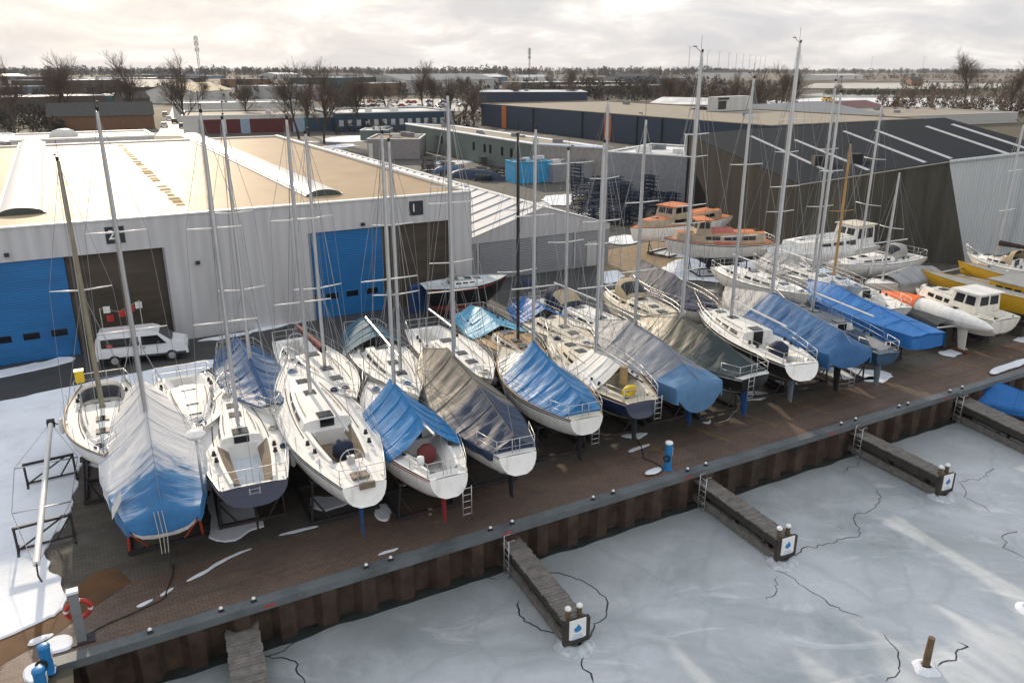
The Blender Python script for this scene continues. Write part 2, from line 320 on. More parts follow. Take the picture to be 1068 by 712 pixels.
# ------------------------------------------------------------------ mesh builder
class MB:
    def __init__(s): s.v = []; s.f = []; s.m = []
    def quad(s, pts, m=0):
        n = len(s.v); s.v += [tuple(p) for p in pts]; s.f.append(tuple(range(n, n + len(pts)))); s.m.append(m)
    def box(s, x0, x1, y0, y1, z0, z1, m=0):
        n = len(s.v)
        s.v += [(x0, y0, z0), (x1, y0, z0), (x1, y1, z0), (x0, y1, z0), (x0, y0, z1), (x1, y0, z1), (x1, y1, z1), (x0, y1, z1)]
        for f in ((3, 2, 1, 0), (4, 5, 6, 7), (0, 1, 5, 4), (1, 2, 6, 5), (2, 3, 7, 6), (3, 0, 4, 7)):
            s.f.append(tuple(n + i for i in f)); s.m.append(m)
    def grid(s, rows, m=0, flip=False, mf=None):
        n = len(s.v); R = len(rows); C = len(rows[0])
        for r in rows: s.v += [tuple(p) for p in r]
        for i in range(R - 1):
            for j in range(C - 1):
                q = (n + i * C + j, n + i * C + j + 1, n + (i + 1) * C + j + 1, n + (i + 1) * C + j)
                s.f.append(q[::-1] if flip else q); s.m.append(mf(i, j) if mf else m)
    def tube(s, pts, r, seg=6, m=0, cap=True):
        pts = [Vector(p) for p in pts]; k = len(pts)
        rs = r if isinstance(r, (list, tuple)) else [r] * k
        n0 = len(s.v)
        for i, p in enumerate(pts):
            d = (pts[min(i + 1, k - 1)] - pts[max(i - 1, 0)])
            if d.length < 1e-9: d = Vector((0, 0, 1))
            d.normalize(); a = d.cross(Vector((0, 0, 1)) if abs(d.z) < .95 else Vector((1, 0, 0))).normalized(); b = d.cross(a)
            for j in range(seg):
                t = 2 * pi * j / seg; q = p + (a * cos(t) + b * sin(t)) * rs[i]; s.v.append(tuple(q))
        for i in range(k - 1):
            for j in range(seg):
                j2 = (j + 1) % seg
                s.f.append((n0 + i * seg + j, n0 + i * seg + j2, n0 + (i + 1) * seg + j2, n0 + (i + 1) * seg + j)); s.m.append(m)
        if cap:
            s.f.append(tuple(n0 + j for j in range(seg))[::-1]); s.m.append(m)
            s.f.append(tuple(n0 + (k - 1) * seg + j for j in range(seg))); s.m.append(m)
    def lathe(s, prof, c=(0, 0, 0), seg=12, m=0):
        n0 = len(s.v)
        for r, z in prof:
            for j in range(seg):
                t = 2 * pi * j / seg; s.v.append((c[0] + r * cos(t), c[1] + r * sin(t), c[2] + z))
        for i in range(len(prof) - 1):
            for j in range(seg):
                j2 = (j + 1) % seg
                s.f.append((n0 + i * seg + j, n0 + i * seg + j2, n0 + (i + 1) * seg + j2, n0 + (i + 1) * seg + j)); s.m.append(m)
        s.f.append(tuple(n0 + j for j in range(seg))[::-1]); s.m.append(m)
        s.f.append(tuple(n0 + (len(prof) - 1) * seg + j for j in range(seg))); s.m.append(m)
    def prism(s, poly, z0, z1, m=0):
        n = len(s.v); k = len(poly)
        s.v += [(p[0], p[1], z0) for p in poly] + [(p[0], p[1], z1) for p in poly]
        s.f.append(tuple(n + i for i in range(k))[::-1]); s.m.append(m)
        s.f.append(tuple(n + k + i for i in range(k))); s.m.append(m)
        for i in range(k):
            j = (i + 1) % k; s.f.append((n + i, n + j, n + k + j, n + k + i)); s.m.append(m)
    def torus(s, c, R, r, ax=(0, 0, 1), seg=18, m=0, mf=None):
        ax = Vector(ax).normalized(); a = ax.cross(Vector((0, 0, 1)) if abs(ax.z) < .9 else Vector((1, 0, 0))).normalized(); b = ax.cross(a)
        n0 = len(s.v)
        for i in range(seg):
            t = 2 * pi * i / seg; d = a * cos(t) + b * sin(t)
            for j in range(6):
                q = 2 * pi * j / 6; s.v.append(tuple(Vector(c) + d * (R + r * cos(q)) + ax * (r * sin(q))))
        for i in range(seg):
            for j in range(6):
                i2 = (i + 1) % seg; j2 = (j + 1) % 6
                s.f.append((n0 + i * 6 + j, n0 + i2 * 6 + j, n0 + i2 * 6 + j2, n0 + i * 6 + j2)); s.m.append(mf(i) if mf else m)
    def build(s, name, mats, parent=None, smooth=False, sharp=None, loc=None, rz=0):
        me = bpy.data.meshes.new(name); me.from_pydata(s.v, [], s.f)
        if not isinstance(mats, (list, tuple)): mats = [mats]
        for m in mats: me.materials.append(m)
        me.polygons.foreach_set('material_index', s.m)
        if smooth: me.polygons.foreach_set('use_smooth', [True] * len(s.f))
        me.update()
        if smooth and sharp: me.set_sharp_from_angle(angle=radians(sharp))
        o = bpy.data.objects.new(name, me); COL.objects.link(o)
        if parent: o.parent = parent
        if loc is not None: o.location = loc
        o.rotation_euler.z = rz
        return o
def tag(o, label=None, cat=None, group=None, kind=None):
    if label: o['label'] = label
    if cat: o['category'] = cat
    if group: o['group'] = group
    if kind: o['kind'] = kind
    return o
def empty(name, loc, rz, label, cat, group=None):
    o = bpy.data.objects.new(name, None); COL.objects.link(o); o.empty_display_size = .3
    o.location = loc; o.rotation_euler.z = rz
    return tag(o, label, cat, group)
def kids(o): return [c for c in o.children]
def copy_tree(o, parent=None):
    c = o.copy(); COL.objects.link(c)
    if parent: c.parent = parent
    for ch in list(o.children): copy_tree(ch, c)
    return c
def lerp(a, b, t): return a + (b - a) * t
def fbm(x, y, z): return noise.fractal((x, y, z), .8, 2.1, 4)

# ------------------------------------------------------------------ boats
class Hull:
    """shape of one hull in its own frame: x forward from the stern, z up from the ground"""
    def __init__(s, L, B, zd, tr=.62, depth=1.3, rake=.35, bowrake=.9, full=2.1, spring=.35, mx=.42):
        s.L, s.B, s.zd, s.tr, s.depth, s.rake, s.br, s.full, s.spring, s.mx = L, B, zd, tr, depth, rake, bowrake, full, spring, mx
        s.zwl = zd - .62 * depth
    def b(s, t):
        if t < s.mx: return s.B / 2 * (s.tr + (1 - s.tr) * sin(pi / 2 * t / s.mx))
        return s.B / 2 * max(0, 1 - ((t - s.mx) / (1 - s.mx)) ** s.full)
    def sheer(s, t): return s.zd + .05 * (1 - t) ** 2 + s.spring * max(0, t) ** 2.2
    def dep(s, t):
        p = .5 + .5 * sin(pi * min(1, t / .9) ** .8) if t < .9 else .5
        return s.depth * max(p, .45) + (s.sheer(t) - s.zd) * .8
    def pt(s, t, k, side):
        """k 0 at the sheer .. 1 at the centreline"""
        b = s.b(t); a = k * pi / 2
        y = b * max(0, cos(a)) ** .6; z = s.sheer(t) - s.dep(t) * sin(a) ** 1.2
        x = s.L * t + (s.rake * (1 - t) ** 6 if s.rake > 0 else s.rake * (1 - t) ** 6) * k - s.br * k * t ** 5
        return Vector((x, y * side, z))
    def kwl(s, t):
        q = (s.sheer(t) - s.zwl) / s.dep(t)
        return min(.93, (2 / pi) * math.asin(min(1, q) ** (1 / 1.2)))
    def deckz(s, t, f): return s.sheer(t) + .07 * s.b(t) / s.B * 2 * (1 - f * f)

def build_hull(h, root, top, anti, stripe, name='hull', transom=None):
    mb = MB(); N = 26
    ts = [i / N for i in range(N)] + [.985, 1]
    for side in (1, -1):
        rows = []
        for t in ts:
            kw = h.kwl(t); ks = [0, .04, .08] + [lerp(.08, kw - .05, j / 4) for j in range(1, 5)] + [kw] + [lerp(kw, 1, j / 4) for j in range(1, 5)]
            rows.append([h.pt(t, k, side) for k in ks])
        mb.grid(rows, flip=(side < 0), mf=lambda i, j: 2 if j in (1, 6) else (0 if j < 7 else 1))
    kw = h.kwl(0); ks = [0, .04, .08] + [lerp(.08, kw - .05, j / 4) for j in range(1, 5)] + [kw] + [lerp(kw, 1, j / 4) for j in range(1, 5)]
    A = [h.pt(0, k, 1) for k in ks]; Bq = [h.pt(0, k, -1) for k in ks]
    for j in range(len(ks) - 1):
        mb.quad([A[j], A[j + 1], Bq[j + 1], Bq[j]], (3 if transom else 0) if j < 7 else 1)
    o = mb.build(name, [top, anti, stripe] + ([transom] if transom else []), root, True, 50)
    return o

def build_deck(h, root, mat, cockpit=(.05, .34, .60), seatm=None, rail=None, floorm=None):
    mb = MB()
    c0, c1, cw = cockpit if cockpit else (9, 9, .5)
    ts = sorted(set([i / 24 for i in range(24)] + [.985, .998] + ([c0, c0 + .003, c1, c1 + .003] if cockpit else [])))
    fs = [-1, -.985, -.955, -.95, -.8, -cw - .1, -cw - .09, -cw - .001, -cw, -.32, -.319, -.15, 0]
    fs = fs + [-f for f in fs[-2::-1]]
    def hz(t, f):
        z = h.deckz(t, f); a = abs(f)
        if a > .952: z += .055
        if cockpit and c0 + .002 < t < c1 + .001:
            if cw - .0005 < a < cw + .095: z += .14
            elif a <= cw: z -= .22 if a > .3195 else .58
        return z
    rows = [[Vector((h.L * t + (0), h.b(t) * f * .998, hz(t, f))) for f in fs] for t in ts]
    def mf(i, j):
        t = (ts[i] + ts[i + 1]) / 2; f = (fs[j] + fs[j + 1]) / 2
        if abs(f) > .952: return 1
        if cockpit and c0 + .003 < t < c1 and abs(f) < cw - .0006:
            if .319 < abs(f) < .32: return 0
            return 2 if abs(f) > .32 else 3
        return 0
    mb.grid(rows, flip=True, mf=mf)
    mb.build('deck', [mat, rail or mat, seatm or mat, floorm or mat], root, True, 30)

def house_fn(h, t0, t1, wf, ht, tip=.35, nose=.55):
    def half(t):
        e = (t - t0) / (t1 - t0)
        return min(h.b(t) * .72, wf * h.b(lerp(t0, t, .8)) * (1 - (1 - nose) * e ** 2.5))
    def height(t):
        e = (t - t0) / (t1 - t0); return ht * (1 - (1 - tip) * e ** 1.6)
    def side(t, v, sgn):     # v 0 deck .. 1 roof edge
        z0 = h.deckz(t, .5) - .03
        return Vector((h.L * t - .10 * v * ((t - t0) / (t1 - t0)) ** 3, sgn * (half(t) * (1 - .16 * v)), lerp(z0, h.deckz(t, 0) + height(t) - .05, v)))
    def roof(t, f):
        p = side(t, 1, 1); return Vector((p.x, p.y * f, p.z + .07 * (1 - f * f)))
    return half, height, side, roof
def build_house(h, root, mat, roofm, t0, t1, wf=.62, ht=.42, windows=2, name='coachroof', glass=None, tip=.35, nose=.55):
    half, height, side, roof = house_fn(h, t0, t1, wf, ht, tip, nose)
    mb = MB(); N = 14; ts = [lerp(t0, t1, i / N) for i in range(N + 1)]
    fs = [1, .96, .6, .2, -.2, -.6, -.96, -1]
    rows = []
    for t in ts:
        rows.append([side(t, 0, 1), side(t, .8, 1)] + [roof(t, f) for f in fs] + [side(t, .8, -1), side(t, 0, -1)])
    mb.grid(rows, flip=False, mf=lambda i, j: 1 if 3 <= j <= 7 else 0)
    for r, fl in ((rows[0], 0), (rows[-1], 1)):
        k = len(r)
        for j in range(k // 2 - 1):
            q = [r[j], r[j + 1], r[k - 2 - j], r[k - 1 - j]]
            mb.quad(q if not fl else q[::-1], 0)
    o = mb.build(name, [mat, roofm], root, True, 35)
    # side windows
    if windows:
        span = (t1 - t0) * .62; a0 = t0 + (t1 - t0) * .12
        for sg in (1, -1):
            for w in range(windows):
                u0 = a0 + span * w / windows; u1 = u0 + span / windows * .78
                wb = MB(); R = []
                for v in (.34, .74):
                    R.append([side(lerp(u0, u1, e), v, sg) + Vector((0, sg * .012, .004)) for e in (0, .25, .5, .75, 1)])
                wb.grid(R, flip=sg < 0); wb.build('window', glass or GLASSD, o)
    # companionway in the after bulkhead
    cb = MB(); z0 = h.deckz(t0, 0) - .38; p = roof(t0, 0)
    cb.box(p.x - .03, p.x - .012, -.28, .28, z0, p.z - .05); cb.box(p.x + .06, p.x + .62, -.3, .3, p.z - .0, p.z + .035, 0)
    cb.build('companionway', [GLASSD], o)
    for e in (.55, .84):
        hb = MB(); t = lerp(t0, t1, e); q = roof(t, 0)
        hb.box(q.x - .24, q.x + .24, -.24, .24, q.z - .08, q.z + .035)
        hb.build('hatch', [GLASSD], o)
    gb = MB()
    for sg in (1, -1):
        pts = [roof(lerp(t0, t1, e), .84 * sg) + Vector((0, 0, .07)) for e in (.1, .2, .3, .4, .5, .6)]
        gb.tube(pts, .017, 5)
        for e in pts: gb.tube([e, e - Vector((0, 0, .09))], .012, 4)
    gb.build('grab_rail', [TEAK], o)
    return o, roof

def build_keel(h, root, mat, rudm, kx=.5, chord=1.7, bottom=.28, rudder=True, rx=.035, skeg=False, bulb=True):
    zc = h.pt(kx, 1, 1).z
    mb = MB(); rows = []
    for z, c, w, off in ((zc + .25, chord, .13, 0), (bottom + .3, chord * .72, .10, -.25), (bottom + .2, chord * .8, .2 if bulb else .1, -.28), (bottom, chord * .7, .12, -.28)):
        r = []
        for j in range(12):
            a = 2 * pi * j / 12; r.append((h.L * kx + off + c / 2 * cos(a), w * sin(a), z))
        rows.append(r + [r[0]])
    mb.grid(rows); mb.quad([p for p in rows[-1][:-1]]); mb.build('keel', mat, root, True, 50)
    if rudder:
        t = rx; zt = h.pt(t, 1, 1).z + .2; rb = bottom + .38; x = h.L * t + .3
        mb = MB(); rows = []
        for z, c, w, off in ((zt, .52, .05, 0), (lerp(zt, rb, .5), .48, .045, -.05), (rb, .34, .03, -.1)):
            r = []
            for j in range(10):
                a = 2 * pi * j / 10; r.append((x + off + c / 2 * cos(a), w * sin(a), z))
            rows.append(r + [r[0]])
        mb.grid(rows); mb.quad([p for p in rows[-1][:-1]]); mb.build('rudder', rudm or mat, root, True, 60)

def build_rig(h, root, mt, zbase, ztop, mat=None, spreaders=2, boom=None, r=.085, wires=True, gear=True, boomz=.75, sail=None, seed=0):
    mat = mat or ALU
    rn = random.Random(seed); x = h.L * mt; H = ztop - zbase
    mb = MB(); mb.tube([(x, 0, zbase), (x - .02, 0, zbase + H * .6), (x - .05, 0, zbase + H * .86), (x - .07, 0, ztop)], [r, r, r * .85, r * .62], 10)
    mb.box(x - .16, x + .13, -.12, .12, zbase - .08, zbase + .05)
    mast = mb.build('mast', mat, root, True, 40)
    tips = []
    for i in range(spreaders):
        z = zbase + H * ((.5,), (.36, .66), (.27, .5, .74))[spreaders - 1][i]; ln = min(h.B * .36, 1.15) * (1 - .16 * i)
        for sg in (1, -1):
            sb = MB(); sb.tube([(x, 0, z), (x - .12, sg * ln, z + .05)], [.035, .022], 6); sb.build('spreader', ALUW if mat is not SPARW else mat, mast, True)
        tips.append((x - .12, ln, z + .05))
    if wires:
        wb = MB(); wr = .0085
        zt = ztop - .15; fo = ztop - .1 if rn.random() < .5 else zbase + H * .87
        wb.tube([(x - .06, 0, fo), (h.L - .12, 0, h.sheer(1) + .05)], wr * 1.7, 4, cap=False)
        wb.tube([(x - .07, 0, zt), (.1, 0, h.sheer(0) + .05)], wr, 4, cap=False)
        for sg in (1, -1):
            cy = h.b(mt) * .93; cp_ = (x - .15, sg * cy, h.sheer(mt))
            pts = [(x - .06, 0, zt)] + [(a, sg * b, c) for a, b, c in tips[::-1]] + [cp_]
            wb.tube(pts, wr, 4, cap=False)
            if tips: wb.tube([(x, 0, tips[0][2] - .1), (x + .35, sg * cy, h.sheer(mt))], wr, 4, cap=False); wb.tube([(x, 0, tips[0][2] - .1), (x - .55, sg * cy, h.sheer(mt))], wr, 4, cap=False)
        # halyards slatting against the spar
        for k in range(3):
            a = rn.uniform(0, 6.28); wb.tube([(x - .06 + .1 * cos(a), .12 * sin(a), ztop - .2), (x + .3 * cos(a), .35 * sin(a), zbase + .1)], .007, 3, cap=False)
        wb.build('rigging', WIRE, mast)
    if gear:
        gb = MB(); gb.tube([(x - .05, .03, ztop), (x - .05, .03, ztop + .75)], .01, 4); gb.tube([(x, -.05, ztop), (x + .45, -.05, ztop + .28)], .014, 4)
        gb.box(x + .38, x + .56, -.09, -.01, ztop + .26, ztop + .30); gb.lathe([(.03, 0), (.05, .05), (.05, .12), (.02, .15)], (x - .1, -.02, ztop), 8)
        gb.build('wind_vane', RUBBER, mast)
    if boom:
        bl = boom; zb = zbase + boomz
        bb = MB(); bb.tube([(x - .12, 0, zb), (x - bl, 0, zb + .02)], [.06, .055], 8)
        bm = bb.build('boom', mat, root, True, 40)
        if sail:
            cb = MB(); N = 14; rows = []
            for i in range(N + 1):
                e = i / N; rr = .17 * (1 - .5 * e) + .02 * fbm(e * 9, 0, seed); cx = x - .05 - (bl - .1) * e
                rows.append([(cx, rr * cos(a), zb + .1 + rr * 1.25 * sin(a)) for a in [2 * pi * j / 10 for j in range(11)]])
            cb.grid(rows); cb.build('sail_cover', sail, bm, True)
    return mast

def build_rails(h, root, pulpit=True, pushpit=True, sides=True, t0=.06, t1=.93, hgt=.6, gate=False):
    sheer = lambda t, sg: Vector((h.L * t, sg * h.b(t) * .95, h.sheer(t)))
    if pulpit:
        mb = MB(); a, b_ = sheer(.9, 1), sheer(.9, -1); n = Vector((h.L + .05, 0, h.sheer(1)))
        up = Vector((0, 0, hgt))
        mb.tube([a, a + up, lerp(a, n, .6) + up + Vector((0, .12, .03)), n + up + Vector((0, .1, .05)), n + up + Vector((0, -.1, .05)), lerp(b_, n, .6) + up + Vector((0, -.12, .03)), b_ + up, b_], .014, 6)
        mb.tube([lerp(a, n, .75), n + up + Vector((0, .1, .05))], .016, 5); mb.tube([lerp(b_, n, .75), n + up + Vector((0, -.1, .05))], .016, 5)
        mb.tube([a + up * .5, lerp(a, n, .7) + up * .5, n + up * .5, lerp(b_, n, .7) + up * .5, b_ + up * .5], .012, 5)
        mb.build('pulpit', STEEL, root, True)
    if pushpit:
        mb = MB(); pts = []
        up = Vector((0, 0, hgt))
        for e in (.12, .06, .015): pts.append(sheer(e, 1) + up)
        q1, q2 = sheer(.012, 1), sheer(.012, -1)
        top = pts + [lerp(q1, q2, e) + up + Vector((.02, 0, 0)) for e in (.2, .4, .6, .8)] + [sheer(e, -1) + up for e in (.015, .06, .12)]
        mb.tube(top, .014, 6); mb.tube([p - up * .5 for p in top], .008, 5)
        for p in (top[0], top[2], top[4], top[5], top[-3], top[-1]): mb.tube([p, p - up], .016, 5)
        mb.build('pushpit', STEEL, root, True)
    if sides:
        for sg in (1, -1):
            mb = MB(); ts = [lerp(t0 + .06, t1 - .03, i / 5) for i in range(6)]; ps = [sheer(t, sg) for t in ts]
            for p in ps: mb.tube([p, p + Vector((0, 0, hgt))], .011, 5)
            for e in (1, .52): mb.tube([p + Vector((0, 0, hgt * e)) for p in ps], .005, 4)
            mb.build('guard_rail', STEEL, root)

def build_cover(h, root, mats, t0, t1, ridge, drop=.1, sag=.10, split=None, outer=1.03, open_aft=False, curtain=0, seed=0, fold=.05, name='cover', ridgey=0, flat=.62, shape=1.0):
    """canvas hung over a ridge; ridge(t) gives the height of the ridge above the sheer"""
    N = max(26, int((t1 - t0) * h.L * 7)); Q = 12; mb = MB()
    qs = [-1.3, -1.15] + [-1 + j / Q for j in range(2 * Q + 1)] + [1.15, 1.3]
    rows = []; tt = [lerp(t0, t1, i / N) for i in range(N + 1)]
    def P_(t, q, i=0):
        b = h.b(max(t, 0)) * outer + .03; a = abs(q); sg = 1 if q >= 0 else -1
        zr = h.sheer(t) + ridge(t); ze = h.sheer(t) + .07
        d = noise.noise((t * h.L * 1.9 + a * 1.3, sg * 3.1, seed)) * .6 + noise.noise((t * h.L * 4.3 - a * 2.1, sg * 5 + a, seed + 9)) * .4
        if a <= 1:
            e = a ** shape
            y = ridgey * (1 - a) + b * sg * a; z = lerp(zr, ze, e) - sag * 4 * e * (1 - e) * min(1, ridge(t) * .9) + d * fold * 1.6 * sin(pi * min(1, a * .9 + .08))
        else:
            k = (a - 1) / .3; y = sg * (b + .02 + d * fold * .9 * (k + .3)); z = ze - drop * k
        return Vector((h.L * t, y, z))
    for i, t in enumerate(tt): rows.append([P_(t, q, i) for q in qs])
    if curtain:
        top = rows[0]; C = []
        for k in range(1, 8):
            e = k / 7; r = []
            for j, p in enumerate(top):
                yy = p.y / max(abs(top[0].y), .01)
                zb = h.sheer(0) - curtain * (1 - flat * abs(yy) ** 2.4)
                d = noise.noise((p.y * 3.2, e * .8, seed + 4)) * .07 * e
                r.append(Vector((-.06 - .10 * sin(pi * e * .5) - d, p.y * (1 - .10 * e * e), lerp(p.z, zb, e) if p.z > zb else p.z)))
            C.append(r)
        rows = C[::-1] + rows
        ofs = 7
    else: ofs = 0
    if not isinstance(mats, list): mats = [mats]
    def mf(i, j):
        if split is None: return 0
        i2 = i - ofs
        if i2 < 0: return 1
        return 1 if tt[min(i2, N)] < split else 0
    mb.grid(rows, mf=mf, flip=True)
    if not open_aft and not curtain:
        r = rows[0]; k = len(r)
        for j in range(k // 2): mb.quad([r[j], r[j + 1], r[k - 2 - j], r[k - 1 - j]], 1 if split is not None else 0)
    o = mb.build(name, mats, root, True, 60)
    body = rows[ofs:]
    hm = MB()
    for e in (0, -1): hm.tube([r[e] for r in body[::2]], .016, 4)
    hm.build('hem', mats[0], o)
    nb = len(body)
    for k in range(1, 5):
        i = nb * k // 5; sm = MB(); sm.tube([p + Vector((0, 0, .012)) for p in body[i][2:-2]], .011, 4, cap=False); sm.build('seam', mats[0], o)
    rg_ = MB(); rg_.tube([r[len(r) // 2] + Vector((0, 0, .008)) for r in body], .02, 5); rg_.build('ridge_rope', mats[0], o)
    rn = random.Random(seed)
    for sg, e in ((-1, 0), (1, -1)):
        for i in range(2, len(body) - 2, max(3, len(body) // 9)):
            p = body[i][e]; t = tt[i]; k = min(.95, h.kwl(min(.98, max(.02, t))) + .15); q = h.pt(min(.98, max(.02, t + rn.uniform(-.02, .02))), k, 1 if p.y > 0 else -1)
            m1 = h.pt(min(.98, max(.02, t)), k * .6, 1 if p.y > 0 else -1) * 1.0; m1.y *= 1.02
            if i % 2 == 0: lb = MB(); lb.tube([p, m1, q], .009, 3, cap=False); lb.build('lashing', ROPE, o)
    return o

def ridge_fn(pts):
    def f(t):
        if t <= pts[0][0]: return pts[0][1]
        for (a, x), (b, y) in zip(pts, pts[1:]):
            if t <= b: return lerp(x, y, (t - a) / (b - a))
        return pts[-1][1]
    return f

def build_hood(h, root, mat, t0, t1, wf=.6, ht=.75, z0=.35, window=True, name='sprayhood'):
    """folding hood over the companionway: two hoops, canvas between them"""
    mb = MB(); rows = []; N = 8
    for i in range(N + 1):
        e = i / N; t = lerp(t0, t1, e); w = wf * h.b(t) * (1 - .12 * e); hh = ht * (1 - e ** 2.4 * .92)
        zb = h.deckz(t, .5) + z0 * .3
        rows.append([Vector((h.L * t, w * cos(a) ** .5 if cos(a) > 0 else -w * (-cos(a)) ** .5, zb + (z0 * .7 + hh) * sin(a) ** .7 + .012 * noise.noise((i, a * 2, 1)))) for a in [pi * j / 14 for j in range(15)]])
    mb.grid(rows, mf=lambda i, j: 1 if window and 3 <= i <= 6 and 3 <= j <= 10 else 0)
    return mb.build(name, [mat, GLASSD if window is True else (window or mat)], root, True, 60)

def winches(h, root, ts=(.28, .22), f=.68):
    for t in ts:
        for sg in (1, -1):
            mb = MB(); mb.lathe([(.085, 0), (.09, .04), (.06, .08), (.065, .16), (.05, .18)], (h.L * t, sg * h.b(t) * f, h.deckz(t, f) + .13), 10)
            mb.build('winch', RUBBER, root, True, 40)
def wheel(h, root, t=.12, R=.42, m=None):
    mb = MB(); z = h.deckz(t, 0); x = h.L * t
    mb.torus((x, 0, z + .22), R, .02, (1, 0, .1), 22)
    for k in range(5):
        a = 2 * pi * k / 5; mb.tube([(x, 0, z + .22), (x, R * cos(a), z + .22 + R * sin(a))], .01, 4)
    mb.box(x + .04, x + .22, -.13, .13, z - .55, z + .3)
    mb.build('steering_wheel', STEEL, root, True, 40)
FENDW = paint('white fender', (.7, .7, .68), .5); FENDB = paint('navy fender', (.02, .035, .1), .5)
def deck_gear(h, root, seed, roof=None, house=None):
    rn = random.Random(seed * 7 + 1)
    for k in range(rn.randint(1, 3)):
        t = rn.uniform(.2, .75); sg = rn.choice((1, -1)); fb = MB(); x, y, z = h.L * t, sg * (h.b(t) * 1.0 + .12), h.sheer(t)
        fb.tube([(x, y, z - .02), (x, y, z - .1), (x, y, z - .62), (x, y, z - .7)], [.04, .11, .11, .04], 8); fb.tube([(x, y, z), (x, y - sg * .14, z + .5)], .008, 3)
        fb.build('fender', rn.choice((FENDW, FENDB)), root, True)
    for k in range(rn.randint(1, 2)):
        t = rn.uniform(.84, .9) if k == 0 else rn.uniform(.4, .7); y = rn.uniform(-.2, .2) if k == 0 else rn.choice((1, -1)) * h.b(t) * .78
        cb = MB(); z = h.deckz(t, y / max(h.b(t), .1)); 
        for q in range(3): cb.torus((h.L * t, y, z + .03 + .03 * q), .17 - .02 * q, .022, (rn.uniform(-.1, .1), rn.uniform(-.1, .1), 1), 12)
        cb.build('rope_coil', rn.choice((ROPE, FENDB, paint('blue flecked rope', (.2, .28, .42), .9))), root)
    for t, f in ((.93, .5), (.03, .9), (.5, .96)):
        for sg in (1, -1):
            cb = MB(); x, y, z = h.L * t, sg * h.b(t) * f * .93, h.deckz(t, f); cb.box(x - .13, x + .13, y - .025, y + .025, z + .05, z + .085); cb.box(x - .05, x + .05, y - .02, y + .02, z, z + .05); cb.build('cleat', STEEL, root)
    t = .9; ab = MB(); ab.box(h.L * t - .35, h.L * t + .2, -.16, .16, h.deckz(t, 0) - .05, h.deckz(t, 0) + .012); ab.build('anchor_locker', CANVGREY, root)
    for sg in (1, -1):
        tb = MB(); tb.tube([(h.L * t, sg * h.b(t) * .62, h.deckz(t, .62) + .015) for t in (.35, .45, .55, .65, .75)], .018, 4); tb.build('genoa_track', RUBBER, root)
def ladder(h, root, y=0, top=.1, ln=1.1, x=-.07, w=.17, lean=0):
    mb = MB(); z1 = h.sheer(0) + top; z0 = z1 - ln
    for s in (-w, w): mb.tube([(x, y + s, z1), (x - lean, y + s, z0)], .016, 5)
    for k in range(5): mb.tube([(x - lean * k / 4.5, y - w, z1 - ln * (k + .3) / 4.6), (x - lean * k / 4.5, y + w, z1 - ln * (k + .3) / 4.6)], .014, 5)
    mb.build('boarding_ladder', STEEL, root, True)
def furled(h, root, mt, ztop, zb):
    mb = MB(); a = Vector((h.L - .15, 0, h.sheer(1) + .3)); b = Vector((h.L * mt + .1, 0, ztop - .6))
    mb.tube([a, lerp(a, b, .3), lerp(a, b, .7), b], [.05, .06, .05, .03], 7); mb.build('furled_jib', WHITEP, root, True)

def cradle(h, S, rz, label, mat, props=None):
    """steel frame that carries the hull: two beams, cross members and padded posts"""
    r = empty('boat_cradle', (S.x, S.y, 0), rz, label, 'boat cradle', 'steel cradles under the boats')
    mb = MB(); L0, L1 = h.L * .24, h.L * .70; w = h.B * .36
    for y in (-w, w): mb.box(L0, L1, y - .07, y + .07, .06, .2)
    for x in (L0 + .01, (L0 + L1) / 2, L1 - .14): mb.box(x, x + .13, -w + .071, w - .071, .065, .195)
    for x in (h.L * .5 - .5, h.L * .5 + .3): mb.box(x, x + .2, -.25, .25, .2, .27)
    mb.build('base_frame', mat, r)
    for x in (L0 + .1, L1 - .1):
        t = x / h.L
        for s in (1, -1):
            k = .62; p = h.pt(t, k, s); q = h.pt(t, k - .03, s)
            pb = MB(); z = p.z - .05
            pb.tube([(x, s * w, .2), (x, p.y * 1.02, z)], .05, 6); pb.tube([(x, s * w * .5, .2), (x, lerp(s * w, p.y, .55), lerp(.2, z, .55))], .035, 5)
            post = pb.build('post', props or mat, r)
            kb = MB(); kb.box(x - .2, x + .2, p.y - .14, p.y + .14, z - .05, z + .03); kb.build('pad', WOODD, post)
    return r

